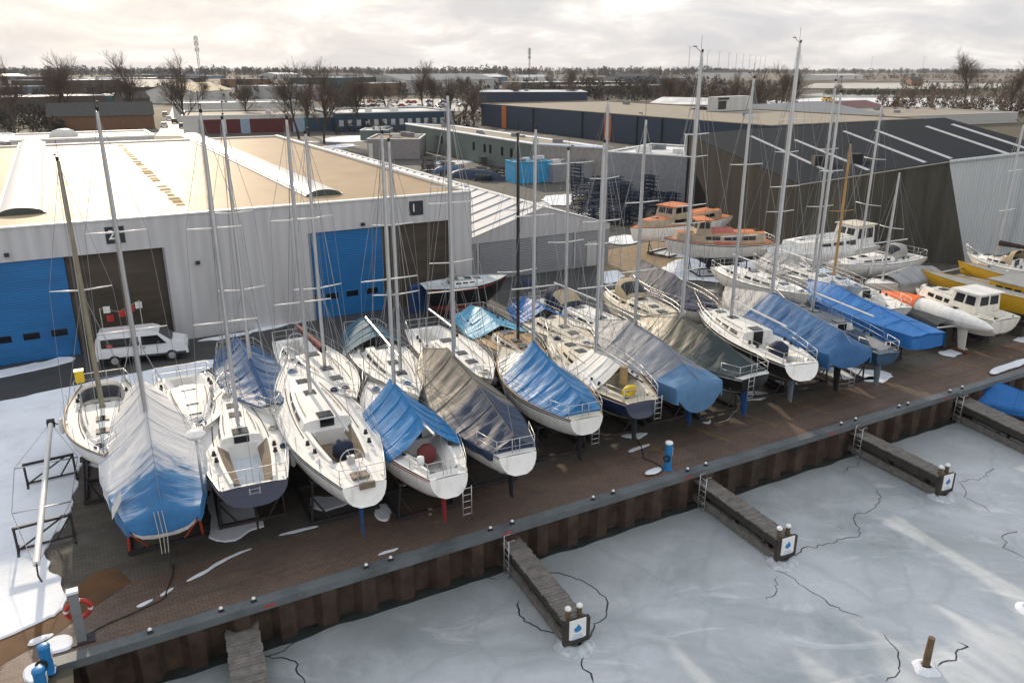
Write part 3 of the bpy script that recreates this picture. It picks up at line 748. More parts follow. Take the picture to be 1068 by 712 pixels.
BOATS = []
def sailboat(label, short, S, Bw, beam, zs=2.85, zb=3.25, hull=GEL, anti=AFDARK, stripe=None, deck=NONSKID, roofm=None, mast=None, mat=None,
             depth=1.32, tr=.62, rake=.35, cover=None, hood=None, cockpit=(.05, .34, .6), seatm=None, floorm=None, house=(.36, .80, .62, .42), windows=3, boom=True, sp=2,
             rails=True, rud=None, rail=None, cr=STEELD, craprop=None, seed=0, ladd=None, wheel_=False, transom=None, sail=None, rudder=True, wires=True, gear=True,
             keel=True, me=.58, mz=None, r=.085, cat='sailing boat', group='laid up sailing boats on the quay', jib=False, boomz=.75, mx=.42, full=2.1, cradle_=True, zlift=0, br=.9):
    if mz is None: mz = .5
    s = G(*S, zs + zlift)
    if Bw is None:
        m_ = G(*mast[0], zs + mz + zlift); b = s + (m_ - s) / me; b.z = zb + zlift
    else: b = G(*Bw, zb + zlift)
    d = b - s; L = hypot(d.x, d.y); rz = atan2(d.y, d.x)
    h = Hull(L, beam, zs - .05 + zlift, tr, depth, rake, br, full, zb - zs + .0, mx)
    root = empty('sailing_boat', (s.x, s.y, 0), rz, label, cat, group)
    build_hull(h, root, hull, anti, stripe or hull, transom=transom)
    build_deck(h, root, deck, cockpit, seatm, rail, floorm)
    roof = None
    if house:
        hs, roof = build_house(h, root, GEL if deck is not CREAM else CREAM, roofm or deck, house[0], house[1], house[2], house[3], windows)
    if keel: build_keel(h, root, anti, rud or anti, rudder=rudder)
    info = dict(h=h, root=root, L=L, s=s, rz=rz)
    if mast:
        (mx_, my), topy = mast[0], mast[1]
        mzz = zs + mz + zlift
        p = G(mx_, my, mzz); e = ((p.x - s.x) * cos(rz) + (p.y - s.y) * sin(rz)) / L
        off = -(p.x - s.x) * sin(rz) + (p.y - s.y) * cos(rz)
        e = max(.3, min(.75, e)); xw, yw = s.x + cos(rz) * e * L, s.y + sin(rz) * e * L
        top = zat(xw, yw, topy)
        zbs = (roof(e, 0).z if house and house[0] < e < house[1] else h.deckz(e, 0)) - .02
        build_rig(h, root, e, zbs, top, mat, sp, (e - .14) * L if boom else None, r, wires, gear, boomz, sail, seed)
        info.update(mt=e, mtop=top, moff=off)
        if jib: furled(h, root, e, top, zbs)
    if rails: build_rails(h, root, **(rails if isinstance(rails, dict) else {}))
    if cockpit and rails: winches(h, root)
    if not (isinstance(cover, dict) and cockpit is None) and not isinstance(cover, list) and rails: deck_gear(h, root, seed)
    if wheel_: wheel(h, root)
    if ladd is not None: ladder(h, root, **ladd)
    if hood: build_hood(h, root, *hood[:1], *hood[1:3], **(hood[3] if len(hood) > 3 else {}))
    if cover:
        for cv in (cover if isinstance(cover, list) else [cover]):
            k = dict(cv); m = k.pop('m'); rg = k.pop('ridge')
            build_cover(h, root, m, k.pop('t0'), k.pop('t1'), ridge_fn(rg), seed=seed, **k)
    if cradle_: cradle(h, s, rz, 'steel cradle under the ' + short, cr, craprop)
    BOATS.append((short, UW(s), L, math.degrees(rz), info.get('mt'), info.get('moff'), info.get('mtop')))
    return info

# ------------------------------------------------------------------ the row along the quay, left to right
A_ = sailboat('white yacht at the left end of the row with a yellow box on its rail', 'white yacht at the left end of the row', (108, 399), (108, 474), 3.05,
    mast=((105, 424), 168), mat=paint('patinated spar', (.27, .24, .17), .5, .3), hood=(CANVGREY, .30, .43, dict(ht=.62)), anti=AFDARK, seed=1, r=.1, sp=1, boom=False, rail=TEAKY, tr=.6, stripe=AFBLUE, house=(.36, .84, .6, .38))
_h, _r = A_['h'], A_['root']
mb = MB(); mb.box(.35, .7, -1.05, -.7, _h.zd + .45, _h.zd + .95); mb.box(.33, .72, -1.07, -.68, _h.zd + .95, _h.zd + 1.0); mb.build('horseshoe_box', BUOYY, _r)

B_ = sailboat('white yacht under a whitened blue full tarpaulin tied over its stern with red props below', 'whitened blue tarpaulin yacht', (170, 538), (146, 396), 3.45, zs=2.9, zb=3.3, mz=1.6,
    mast=((152, 428), 116), house=(.36, .8, .6, .4), cockpit=None, rails=False, boom=False, seed=2, craprop=STEELR, tr=.62, r=.08,
    cover=dict(m=[T_WHITENED, T_STERN], t0=0, t1=.97, ridge=[(0, .35), (.10, .85), (.24, 1.45), (.58, 1.65), (.9, .55), (1, .15)], drop=.45, sag=.13, curtain=.55, fold=.085, split=.10), depth=1.8)
_h, _r = B_['h'], B_['root']
# radar on a stern post that pokes out through the cover, and the torn corner of the tarp
mb = MB(); mb.tube([(1.0, -1.35, _h.zd), (1.0, -1.35, _h.zd + 2.1)], .045, 8); mb.build('radar_post', ALU, _r, True)
mb = MB(); mb.lathe([(.12, 0), (.3, .04), (.33, .14), (.26, .24), (.05, .28)], (1.0, -1.35, _h.zd + 2.1), 16); mb.build('radar_dome', GEL, _r, True, 50)
mb = MB()
for k in range(3): mb.tube([(-.17, .25 - .12 * k, _h.zd + .35), (-.2, .2 - .12 * k, _h.zd - .5), (-.15, .2 - .1 * k, _h.zd - 1.2)], .012, 4)
mb.build('tie_rope', ROPE, _r)
mb = MB(); rows = []
for i in range(7):
    rows.append([(.35 + i * .14 + .02 * j, 1.46 - .07 * j + .03 * noise.noise((i, j, 3)), _h.zd + .12 + .11 * j + .06 * noise.noise((i * 1.3, j, 8))) for j in range(6)])
mb.grid(rows, flip=True); mb.build('silver_flap', T_SILVER, _r, True)

sailboat('white yacht without a mast between the whitened tarp and navy stern boats', 'mastless white yacht', (190, 392), (209, 448), 3.2, seed=3, tr=.72, house=(.34, .84, .62, .36))

D_ = sailboat('white racing yacht with an open navy stern, teak cockpit seats and a swim ladder', 'navy sterned white racing yacht', (265, 506), (236, 402), 3.3, zs=2.8, zb=3.1,
    mast=((249, 440), 118), transom=NAVY, seatm=TEAK, mx=.40, cockpit=(.012, .36, .56), floorm=paint('bluish cockpit sole', (.55, .6, .66), .5), tr=.70, seed=4, house=(.38, .80, .5, .3), windows=2, rake=-.25, rail=GEL, boom=False, ladd=dict(top=-.05, ln=.75), rud=AFDARK, stripe=NAVY)

sailboat('small yacht under a dark blue fitted cover behind the front row', 'dark blue covered small yacht', (246, 364), (286, 428), 2.9, mz=1.05, mast=((261, 372), 125), cockpit=None, house=None, boom=False, seed=5,
    cover=dict(m=[T_DBLUE], t0=.02, t1=.93, ridge=[(0, .8), (.45, 1.05), (.9, .25)], drop=.05, sag=.16, fold=.09, shape=.9), rails=dict(hgt=.55))

F_ = sailboat('largest uncovered white yacht with a blue rudder and a wheel in its cockpit', 'largest uncovered white yacht', (380, 505), None, 3.55, me=.62, mz=.8, zs=3.0, zb=3.4,
    mast=((323, 402), 125), seatm=TEAK, wheel_=True, rud=AFBLUE, tr=.44, stripe=NAVY, cockpit=(.15, .37, .46), floorm=TEAK, house=(.40, .82, .58, .34), seed=6, rake=-.35, boom=True, boomz=.85)
_h, _r = F_['h'], F_['root']
mb = MB(); mb.lathe([(.30, 0), (.40, .1), (.38, .5), (.25, .62), (.05, .66)], (_h.L * .25, -.1, _h.deckz(.25, 0) - .45), 14); mb.build('cockpit_cushion', CANVNAVY, _r, True)
mb = MB(); mb.box(-.16, -.06, -.35, .2, _h.zd - .05, _h.zd + .18); mb.box(.3, .75, -.3, .3, _h.zd + .12, _h.zd + .2); mb.build('stern_locker', TEAK, _r)

sailboat('white yacht with a maroon furled sail on its mast, behind the largest white yacht', 'maroon sail yacht', (302, 354), (372, 414), 3.1, mast=((340, 380), 140), seed=7, tr=.6, stripe=NAVY, boom=True, sail=MAROON, house=(.36, .82, .55, .3), wheel_=True)

H_ = sailboat('white yacht with a royal blue tarp tent open at the stern and a red rudder', 'blue tent yacht', (468, 497), None, 3.2, mz=1.5, me=.60, zs=2.75, zb=3.15,
    mast=((411, 402), 140), rud=AFRED, tr=.46, stripe=REDP, seed=8, rake=-.3, boom=True, boomz=.62, ladd=dict(y=-.55, top=-.35, ln=1.2, x=-.35), sp=1,
    cover=dict(m=[T_BLUE], t0=.22, t1=.66, ridge=[(0, 1.05), (.22, 1.15), (.62, 1.6), (.66, 1.5)], drop=.12, sag=.14, open_aft=True, fold=.06))
_h, _r = H_['h'], H_['root']
mb = MB(); mb.lathe([(.2, 0), (.36, .15), (.36, .5), (.2, .68), (.03, .72)], (_h.L * .2, .1, _h.deckz(.2, 0) - .3), 14); mb.build('cockpit_cover', MAROON, _r, True)
mb = MB(); mb.lathe([(.1, 0), (.13, .05), (.13, .3), (.05, .34)], (.5, .85, _h.zd + .5), 10); mb.build('horseshoe_box', WHITEP, _r, True)

sailboat('white yacht with a teal cockpit cover left of the black and red hull', 'teal cover yacht', (376, 344), (437, 412), 3.0, mast=((407, 388), 148), seed=9, boom=True, sp=2,
    cover=dict(m=[CANVTEAL], t0=.02, t1=.34, ridge=[(0, .75), (.2, 1.0), (.34, .8)], drop=.05, sag=-.12, fold=.05), house=(.38, .82, .55, .36))

J_ = sailboat('white yacht under a taupe sheened navy tarpaulin left plain navy aft', 'taupe sheened navy covered yacht', (540, 474), None, 3.35, mz=1.65, me=.60, zs=2.75, zb=3.2,
    mast=((473, 372), 100), cockpit=None, boom=False, house=None, seed=10, tr=.46, rake=-.35, stripe=NAVY, anti=AFDARK, rails=dict(sides=False, pulpit=False),
    cover=[dict(m=[T_NAVY_SHEEN, T_NAVY], t0=.03, t1=.99, ridge=[(0, .55), (.05, .65), (.33, 1.35), (.66, 1.7), (.99, .25)], drop=.3, sag=.10, split=.34, fold=.085)])  # one navy cover, its lit forward part painted taupe

sailboat('white yacht with boom raised, bow to the water, behind the taupe sheened navy cover', 'white yacht with raised boom', (440, 342), (514, 395), 3.2, mast=((479, 360), 100), seed=11, boom=True, boomz=1.0, tr=.62, stripe=REDP, house=(.36, .82, .58, .34))

L_ = sailboat('white yacht with royal blue and silver tarps and a steel stern rail', 'blue and silver tarp yacht', (612, 436), None, 3.5, mz=1.7, me=.58, zs=2.8, zb=3.2,
    mast=((556, 357), 135), cockpit=None, boom=False, house=(.4, .8, .55, .35), rail=TEAKY, seed=12, tr=.44, stripe=BLACK, rake=-.1, deck=CREAM, ladd=dict(y=-.45, top=-.3, ln=1.0, x=.0),
    cover=[dict(m=[T_BLUE], t0=.05, t1=.60, ridge=[(0, .5), (.08, .75), (.34, 1.25), (.57, 1.75), (.6, 1.65)], drop=.05, sag=.13, fold=.075, outer=.93),
           dict(m=[T_SILVER], t0=.615, t1=.80, ridge=[(.6, .85), (.7, .7), (.8, .4)], drop=.02, sag=.05, fold=.07, outer=.9, open_aft=True)])

sailboat('wooden decked yacht with a black mast and pale blue tarp on its stern', 'black masted wooden decked yacht', (488, 326), (572, 380), 3.0, hull=GELW, deck=TEAKY, roofm=TEAKY, rail=TEAKY, mat=SPARB, mast=((541, 355), 142), seed=13, boom=False, house=(.5, .78, .5, .35),
    cover=dict(m=[T_LBLUE], t0=.03, t1=.46, ridge=[(0, .5), (.2, .9), (.46, .6)], drop=.1, sag=.12, fold=.09))

N_ = sailboat('dark hulled yacht with a white cockpit tarp and yellow life ring on the stern rail', 'dark hulled white tarp yacht', (670, 419), (572, 344), 3.4, zs=2.75, zb=3.2, hull=NAVY, stripe=GELW,
    mast=((617, 376), 149), deck=CREAM, rail=TEAKY, seed=14, rud=AFGREEN, anti=AFGREEN, tr=.50, boom=True, house=(.38, .80, .58, .36), rake=-.2, ladd=dict(y=-.7, top=.25, ln=1.15, x=-.2),
    cover=dict(m=[T_WHITE], t0=.20, t1=.50, ridge=[(0, .95), (.3, 1.1), (.5, .85)], drop=.05, sag=.09, open_aft=True, fold=.03, outer=.86))
_h, _r = N_['h'], N_['root']
mb = MB(); mb.torus((.55, .35, _h.zd + .42), .27, .1, (.9, 0, .45), 18); mb.build('life_ring', BUOYY, _r, True)
mb = MB(); mb.box(1.0, 1.25, .2, .45, _h.zd + .55, _h.zd + 1.35); mb.build('outboard_bracket', TEAKY, _r)

sailboat('cream decked small yacht with a bright blue stern tarp, bow to the water', 'cream decked small yacht', (544, 319), (622, 362), 2.9, deck=CREAM, hull=GELW, mast=((585, 340), 157), seed=15, sp=1,
    cover=dict(m=[T_BRIGHT], t0=0, t1=.36, ridge=[(0, .6), (.2, .9), (.36, .75)], drop=.2, sag=.1, fold=.08), boom=False, house=(.38, .8, .62, .3))

P_b = sailboat('yacht wholly wrapped in a grey and steel blue canvas cover down its transom', 'grey and steel blue wrapped yacht', (729, 402), (618, 337), 3.35, mz=.7, zs=2.8, zb=3.1, mast=((660, 352), 125), cockpit=None, rails=False, boom=False, house=None, rud=AFBLUE, anti=AFBLUE, seed=16, tr=.74,
    cover=dict(m=[T_GREYBL, T_STEEL], t0=0, t1=.98, ridge=[(0, .25), (.10, .55), (.3, 1.25), (.62, 1.45), (.98, .3)], drop=.75, sag=.08, curtain=1.25, split=.13, fold=.07))

sailboat('white yacht with a navy sprayhood, bow to the water, behind the grey wrapped yacht', 'navy sprayhood yacht', (565, 312), (672, 352), 3.2, mast=((629, 330), 105), seed=17, hood=(CANVNAVY, .16, .36, dict(ht=.9, window=CANVTAN)), boom=True, boomz=.9, tr=.66, stripe=NAVY, house=(.36, .84, .6, .4))
sailboat('cream yacht with a tan windowed sprayhood beside the navy tarpaulin', 'tan sprayhood yacht', (640, 303), (712, 337), 3.0, hull=GELW, deck=CREAM, seed=18, hood=(CANVTAN, .2, .40, dict(ht=.9)), mast=None, house=(.4, .8, .6, .35))

R_ = sailboat('black hulled yacht under an olive sunlit green tarpaulin with a bright blue rudder', 'black hulled olive lit tarp yacht', (788, 393), None, 3.45, mz=1.5, me=.60, zs=2.8, zb=3.25, hull=BLACK, stripe=GEL, rud=AFBLUE, anti=AFBLUE,
    mast=((711, 331), 55), cockpit=None, boom=False, house=None, seed=19, r=.1, sp=3, rake=.05, rails=dict(sides=False, pulpit=False), ladd=dict(y=.3, top=.25, ln=1.3, x=-.06), rail=GEL, tr=.52,
    cover=dict(m=[T_GREEN_LIT, T_GREEN], t0=.04, t1=.97, ridge=[(0, .5), (.06, .6), (.3, 1.25), (.64, 1.55), (.97, .3)], drop=.08, sag=.12, split=.36, fold=.08, outer=.99))  # forward part tinted olive for the sun on the green cover

sailboat('cream hulled yacht under a navy tarpaulin, bow to the water, behind the black hulled yacht', 'navy tarpaulin yacht', (668, 290), (752, 328), 3.2, hull=GELW, mast=((716, 306), 80), cockpit=None, house=None, boom=False, seed=20, sp=2, rails=dict(pulpit=True, pushpit=False, sides=True),
    cover=dict(m=[T_DUSK], t0=.0, t1=.86, ridge=[(0, 1.3), (.45, 1.35), (.8, .5), (.9, .2)], drop=.1, sag=.12, fold=.07, outer=.97))

T_b = sailboat('dark hulled yacht with a clean white deck and a navy wheel cover', 'white decked dark hulled yacht', (836, 380), None, 3.25, me=.62, mz=.8, zs=2.85, zb=3.2, hull=BLACK, stripe=GEL, rud=AFGREY, anti=AFDARK, mast=((763, 324), 82), seed=21, tr=.58, rake=-.45, boom=True, sp=2, transom=GEL, boomz=1.0, rail=GEL, cockpit=(.03, .36, .62))
_h, _r = T_b['h'], T_b['root']
mb = MB(); mb.lathe([(.25, 0), (.5, .2), (.48, .6), (.2, .82), (.03, .85)], (_h.L * .17, .1, _h.deckz(.17, 0) - .3), 14); mb.build('wheel_cover', CANVNAVY, _r, True)

U_ = sailboat('long yacht under a full steel blue boom cover with the tallest mast', 'long steel blue covered yacht', (886, 368), None, 3.7, mz=1.45, me=.58, zs=2.95, zb=3.35, rud=AFDARK, anti=paint('navy antifouling', (.015, .035, .09), .6), mast=((805, 306), 45), cockpit=None, house=None, rails=False, boom=False, seed=22, r=.11, sp=3, tr=.7, ladd=dict(y=-.35, top=-.85, ln=1.0),
    cover=dict(m=[T_GREY, T_UBLUE], t0=.0, t1=.98, ridge=[(0, .5), (.06, .95), (.55, 1.5), (.98, .45)], drop=.75, sag=.05, curtain=.75, split=.60, fold=.11))
sailboat('blue hulled yacht with a loop shaped stern frame between the two blue covers', 'blue hulled yacht', (927, 369), None, 2.5, me=.62, mz=.8, zs=2.6, zb=3.0, hull=GREYB, anti=AFGREY, deck=paint('blue grey deck', (.06, .1, .15), .6), roofm=paint('blue grey deck', (.06, .1, .15), .6), mast=((848, 318), 97), seed=23, boom=True, boomz=1.1, tr=.55, rake=.2)
sailboat('low boat under a bright blue wedge shaped tarpaulin beside the torpedo shaped float', 'bright blue wedge tarp boat', (966, 349), (842, 296), 3.0, zs=2.5, zb=2.9, hull=NAVY, cockpit=None, house=None, rails=False, boom=False, seed=24, tr=.75, keel=False,
    cover=dict(m=[T_BRIGHT], t0=-.02, t1=1.0, ridge=[(0, .15), (.3, .5), (.75, .85), (1, .35)], drop=.75, sag=.06, curtain=.78, fold=.06, flat=.1))
sailboat('white yacht with two long side windows beside the orange tarp', 'white yacht beside the orange tarp', (938, 322), (836, 276), 2.7, zs=2.4, zb=2.8, seed=25, tr=.7, house=(.3, .8, .66, .3), mast=None, windows=1)

# boats in the middle of the yard, right half
sailboat('white yacht with snow on its deck, farthest left of the mid yard group', 'snowy decked yacht', (752, 278), (846, 307), 3.0, deck=GEL, seed=26, mast=((798, 292), 85), boom=True, boomz=.7)
sailboat('white yacht with a grey tarp on its cabin, below the white wheelhouse cruiser', 'grey tarp cabin yacht', (795, 271), (884, 298), 2.9, seed=27, mast=((838, 284), 85), boom=True,
    cover=dict(m=[T_GREY], t0=.05, t1=.5, ridge=[(0, .6), (.3, .9), (.5, .6)], drop=.1, sag=.1, fold=.08))
sailboat('pale blue decked yacht with a varnished wooden mast', 'wooden masted yacht', (822, 275), (900, 300), 2.7, hull=GELW, deck=paint('pale blue deck', (.5, .58, .66), .6), mat=SPARW, mast=((862, 287), 150), seed=28, sp=1, boom=False)
sailboat('white yacht with a grey sprayhood lying broadside below the dark hall', 'broadside white yacht', (956, 266), (860, 274), 3.1, seed=29, hood=(CANVGREY, .22, .42, dict(ht=.75)), mast=((898, 268), 110), boom=True, boomz=.9, windows=3, wires=True)
sailboat('boat under a rounded grey tarp beside the yellow catamaran', 'rounded grey tarp boat', (972, 283), (902, 295), 2.5, zs=2.3, zb=2.6, seed=30, mast=((920, 288), 180), cockpit=None, house=None, rails=False, boom=False, sp=1,
    cover=dict(m=[T_GREY], t0=.0, t1=.7, ridge=[(0, .4), (.3, .8), (.7, .4)], drop=.3, sag=-.1, fold=.05))

print('BOATS')
for b in BOATS: print(b[0], 'u %.1f w %.1f' % b[1], 'L %.1f ang %.0f' % b[2:4], b[4:])

# ------------------------------------------------------------------ motor boats and multihulls
def wheelhouse(h, root, t0, t1, wf, zb, ht, mat, roofm, name='wheelhouse', over=.18, nwin=2, slope=.25):
    x0, x1 = h.L * t0, h.L * t1; w0 = wf * h.b(t0); w1 = min(w0, wf * h.b(t1) * 1.05)
    lo = [(x0, w0), (x1, w1), (x1, -w1), (x0, -w0)]; hi = [(x0 + .05, w0 * .9), (x1 - slope * ht, w1 * .9), (x1 - slope * ht, -w1 * .9), (x0 + .05, -w0 * .9)]
    mb = MB(); Lp = [Vector((a, b, zb)) for a, b in lo]; Hp = [Vector((a, b, zb + ht)) for a, b in hi]
    for i in range(4):
        j = (i + 1) % 4; mb.quad([Lp[j], Lp[i], Hp[i], Hp[j]])
    o = mb.build(name, mat, root)
    rb = MB(); c = sum(Hp, Vector()) / 4
    rp = [(p.x + (over if p.x > c.x else -over), p.y * 1.07 + (over * .5 if p.y > 0 else -over * .5)) for p in Hp]
    rb.prism(rp[::-1], zb + ht + .001, zb + ht + .075); rb.build('roof', roofm, o)
    for i in range(4):
        j = (i + 1) % 4; n = nwin if i in (0, 2) else 2
        nv = (Lp[j] - Lp[i]).cross(Hp[i] - Lp[i]).normalized(); 
        if nv.dot(Lp[i] + Lp[j] - Lp[(i + 2) % 4] - Lp[(i + 3) % 4]) < 0: nv = -nv
        for k in range(n):
            a, b = .08 + .86 * k / n, .08 + .86 * (k + .82) / n
            q = [lerp(lerp(Lp[i], Lp[j], e), lerp(Hp[i], Hp[j], e), v) + nv * .012 for e, v in ((a, .42), (b, .42), (b, .88), (a, .88))]
            wb = MB(); wb.quad(q); wb.build('window', GLASSD, o)
    return o
def cruiser(label, S, Bw, beam, zs, zb, hull, deck, spec, anti=AFDARK, stripe=None, roofm=None, rails=True, depth=1.75, tr=.8, full=2.6, rake=.15, kind='motor_cruiser', cat='motor boat', cov=None, seed=1, cockpit=(.04, .2, .7), rail=None, short=None, group=None):
    s = G(*S, zs); b = G(*Bw, zb); d = b - s; L = hypot(d.x, d.y); rz = atan2(d.y, d.x)
    h = Hull(L, beam, zs, tr, depth, rake, .7, full, zb - zs, .45)
    root = empty(kind, (s.x, s.y, 0), rz, label, cat, group)
    build_hull(h, root, hull, anti, stripe or hull); build_deck(h, root, deck, cockpit, rail=rail)
    for e in spec:
        if e[0] == 'cabin': build_house(h, root, e[5], e[6], e[1], e[2], e[3], e[4], 3, 'cabin', tip=.8, nose=.75)
        else: wheelhouse(h, root, e[1], e[2], e[3], h.deckz((e[1] + e[2]) / 2, 0) + e[7] - .03, e[4], e[5], e[6])
    if rails: build_rails(h, root, hgt=.6)
    build_keel(h, root, anti, anti, .45, 4.0, .55, True, .05, bulb=False)
    if cov:
        for c in cov:
            k = dict(c); m = k.pop('m'); rg = k.pop('ridge'); build_cover(h, root, m, k.pop('t0'), k.pop('t1'), ridge_fn(rg), seed=seed, **k)
    cradle(h, s, rz, 'steel cradle under the ' + (short or label), STEELD)
    return h, root
WOODV = paint('stained cabin sides', (.42, .36, .26), .5, var=.25, dirt=(.3, .2, .12))
cruiser('orange roofed cruiser furthest from the water, beside the blue racks', (752, 224), (657, 238), 3.4, 2.7, 3.2, GEL, ORANGE, [('cabin', .10, .88, .74, .75, WOODV, ORANGE), ('wh', .48, .66, .62, 1.05, WOODV, ORANGE, .62)], rails=False, short='rear orange roofed cruiser', rail=ORANGE, group='orange roofed cruisers', cockpit=None)
hh, rr = cruiser('orange roofed cruiser with a faded pink canvas amidships, nearer the water', (801, 251), (692, 248), 3.5, 2.7, 3.25, GEL, ORANGE, [('cabin', .08, .90, .74, .8, WOODV, ORANGE), ('wh', .60, .74, .62, 1.1, WOODV, ORANGE, .66)], rails=True, short='nearer orange roofed cruiser', rail=ORANGE, group='orange roofed cruisers', cockpit=None, stripe=BLACK,
    cov=[dict(m=[PINK], t0=.36, t1=.58, ridge=[(0, 1.15), (1, 1.15)], drop=.02, sag=-.1, fold=.04, outer=.72)])
cruiser('white motor yacht with a cream topped wheelhouse and a white foredeck cover', (903, 254), (798, 264), 3.6, 2.6, 3.0, GEL, NONSKID, [('cabin', .16, .78, .76, 1.0, GEL, NONSKID), ('wh', .04, .26, .74, 1.75, GEL, CREAM, .0)], rails=False, cockpit=None, short='white motor yacht with the wheelhouse',
    cov=[dict(m=[T_WHITE], t0=.30, t1=.99, ridge=[(0, 1.25), (.6, 1.2), (.99, .3)], drop=.8, sag=.02, fold=.05)])
cruiser('white motor cruiser with round porthole and aft wheelhouse in front of the yellow catamaran', (1050, 334), (955, 301), 3.0, 2.1, 2.4, GELW, GELW, [('cabin', .40, .92, .74, .62, GELW, GELW), ('wh', .20, .50, .76, 1.2, GELW, GEL, .0)], rails=False, cockpit=(.03, .17, .7), short='white cruiser with porthole', anti=NAVY)

# trailing dark hull beside the hall doors
sailboat('black hull with a red bottom and frosted deck standing before the brown hall door', 'black and red hull', (441, 299), (529, 286), 3.0, zs=2.2, zb=2.55, hull=BLACK, anti=REDH, stripe=REDH, deck=paint('frosted deck', (.5, .54, .56), .6, dirt=(.3, .34, .3)), seed=31, depth=2.1, tr=.6, house=(.3, .7, .55, .3), keel=False, rails=False, cockpit=(.06, .24, .6), mx=.5)
# dark canvas yacht in the far right corner
sailboat('white yacht with a dark brown boom canvas against the pale corrugated wall', 'brown boom canvas yacht', (1092, 284), (1008, 262), 3.2, mast=((1032, 268), 130), seed=32, boom=True, sail=paint('dark brown canvas', (.045, .03, .025), .85), boomz=.9, hood=(CANVTAN, .34, .5, dict(ht=.8)), rails=dict(pushpit=False))

# torpedo float
s0 = G(1037, 343, 2.0); b0 = G(915, 304, 2.2); d = b0 - s0; Lf = d.length; rzf = atan2(d.y, d.x)
fl = empty('trimaran_float', (s0.x, s0.y, 0), rzf, 'white torpedo shaped float on a fin, orange tarp over its far half', 'boat float')
def fr(e): return .62 * min(1, (e / .34) ** .55) * (1 - max(0, (e - .5) / .5) ** 2.2 * .75) + .02
def fp(e, a, k=1.0): return (Lf * e, fr(e) * k * cos(a), 1.95 + .12 * e + fr(e) * k * 1.0 * sin(a))
mb = MB(); mb.grid([[fp(i / 30, 2 * pi * j / 20) for j in range(21)] for i in range(31)], flip=True); mb.build('hull', GEL, fl, True)
mb = MB(); mb.grid([[(Lf * .22 + off + c / 2 * cos(a), .05 * sin(a) * c, z) for a in [2 * pi * j / 10 for j in range(11)]] for z, c, off in ((1.6, .75, .1), (.8, .6, 0), (.18, .5, -.08))]); mb.build('fin', GELW, fl, True)
mb = MB(); mb.box(Lf * .22 - .6, Lf * .22 + .5, -.22, .22, .02, .16); mb.build('foot_block', RUSTP, fl)
mb = MB(); mb.grid([[fp(.60 + .36 * i / 16, pi * (-.06 + 1.12 * j / 12), 1.12 + .10 * noise.noise((i * .5, j * .7, 3))) for j in range(13)] for i in range(17)], flip=True); mb.build('cover', T_ORANGE, fl, True)
mb = MB(); mb.box(Lf * .30, Lf * .44, -.16, .16, 2.56, 2.62); mb.build('hatch', GLASSD, fl)
for e, lb in ((.3, 'dark timber trestle under the visible white end of the torpedo float'), (.75, 'dark timber trestle under the orange tarp end of the float')):
    mb = MB(); mb.box(Lf * e, Lf * e + .2, -.6, .6, .0, 1.42); tag(mb.build('timber_trestle', WOODD, None, loc=(s0.x, s0.y, 0), rz=rzf), lb, 'trestle', 'timber trestles under the float')

# tarp covered trailer
s0 = G(990, 336, 1.9); b0 = G(925, 312, 1.9); d = b0 - s0; Lt = d.length
tl = empty('boat_trailer', (s0.x, s0.y, 0), atan2(d.y, d.x), 'dark tarp covered trailer with a silver bar beside the bright blue wedge', 'trailer')
mb = MB(); rows = [[(Lt * i / 16, lerp(-1.1, 1.1, j / 10), 1.72 + .25 * sin(pi * j / 10) + .1 * noise.noise((i * .6, j * .5, 2)) - (.0 if 0 < j < 10 else .55)) for j in range(11)] for i in range(17)]
mb.grid(rows, flip=True); mb.build('cover', tarp('dark grey tarp', (.03, .038, .042), .5), tl, True)
mb = MB(); mb.tube([(-.1, -1.0, 1.66), (-.1, 1.0, 1.66)], .06, 8); mb.build('bumper_bar', ALU, tl)
mb = MB(); mb.box(.1, Lt, -1.0, -.9, .45, .6); mb.box(.1, Lt, .9, 1.0, .45, .6)
for k in range(4): mb.box(.3 + k * Lt / 4.5, .42 + k * Lt / 4.5, -.899, .899, .46, .58)
for x in (.3, Lt * .8):
    for y in (-.95, .95): mb.box(x, x + .1, y - .04, y + .04, .6, 1.68)
mb.build('frame', STEELD, tl)
for y in (-1.12, 1.12):
    for x in (Lt * .45, Lt * .6):
        mb = MB(); mb.tube([(x, y - .09, .32), (x, y + .09, .32)], .32, 16); mb.build('wheel', RUBBER, tl, True, 40)

# yellow catamaran
s0 = G(1122, 327, 2.3); b0 = G(955, 287, 2.4); d = b0 - s0; Lc = hypot(d.x, d.y); rzc = atan2(d.y, d.x)
yc = empty('catamaran', (s0.x, s0.y, 0), rzc, 'yellow catamaran with a grey deck and dark cabin windows at the right edge', 'catamaran')
for yy in (-.2, -5.0):
    h = Hull(Lc, 1.9, 2.6, .55, 1.6, .2, .6, 2.4, .25)
    tmp = empty('hull_mount', (0, 0, 0), 0, None, None)
    hl = build_hull(h, tmp, YELLOW, AFDARK, YELLOW); hl.parent = yc; hl.location.y = yy
    build_deck(h, tmp, paint('grey cat deck', (.27, .28, .28), .6, dirt=(.18, .18, .17)), None, rail=YELLOW)
    dk = tmp.children[0]; dk.parent = hl
    bpy.data.objects.remove(tmp)
mb = MB(); mb.box(Lc * .2, Lc * .93, -4.25, -.95, 1.95, 2.12); mb.build('bridge_deck', paint('grey cat deck', (.27, .28, .28), .6), yc)
mb = MB(); mb.prism([(Lc * .18, -.4), (Lc * .18, -4.8), (Lc * .52, -4.4), (Lc * .55, -.8)], 2.12, 3.05); cb = mb.build('cabin', YELLOW, yc)
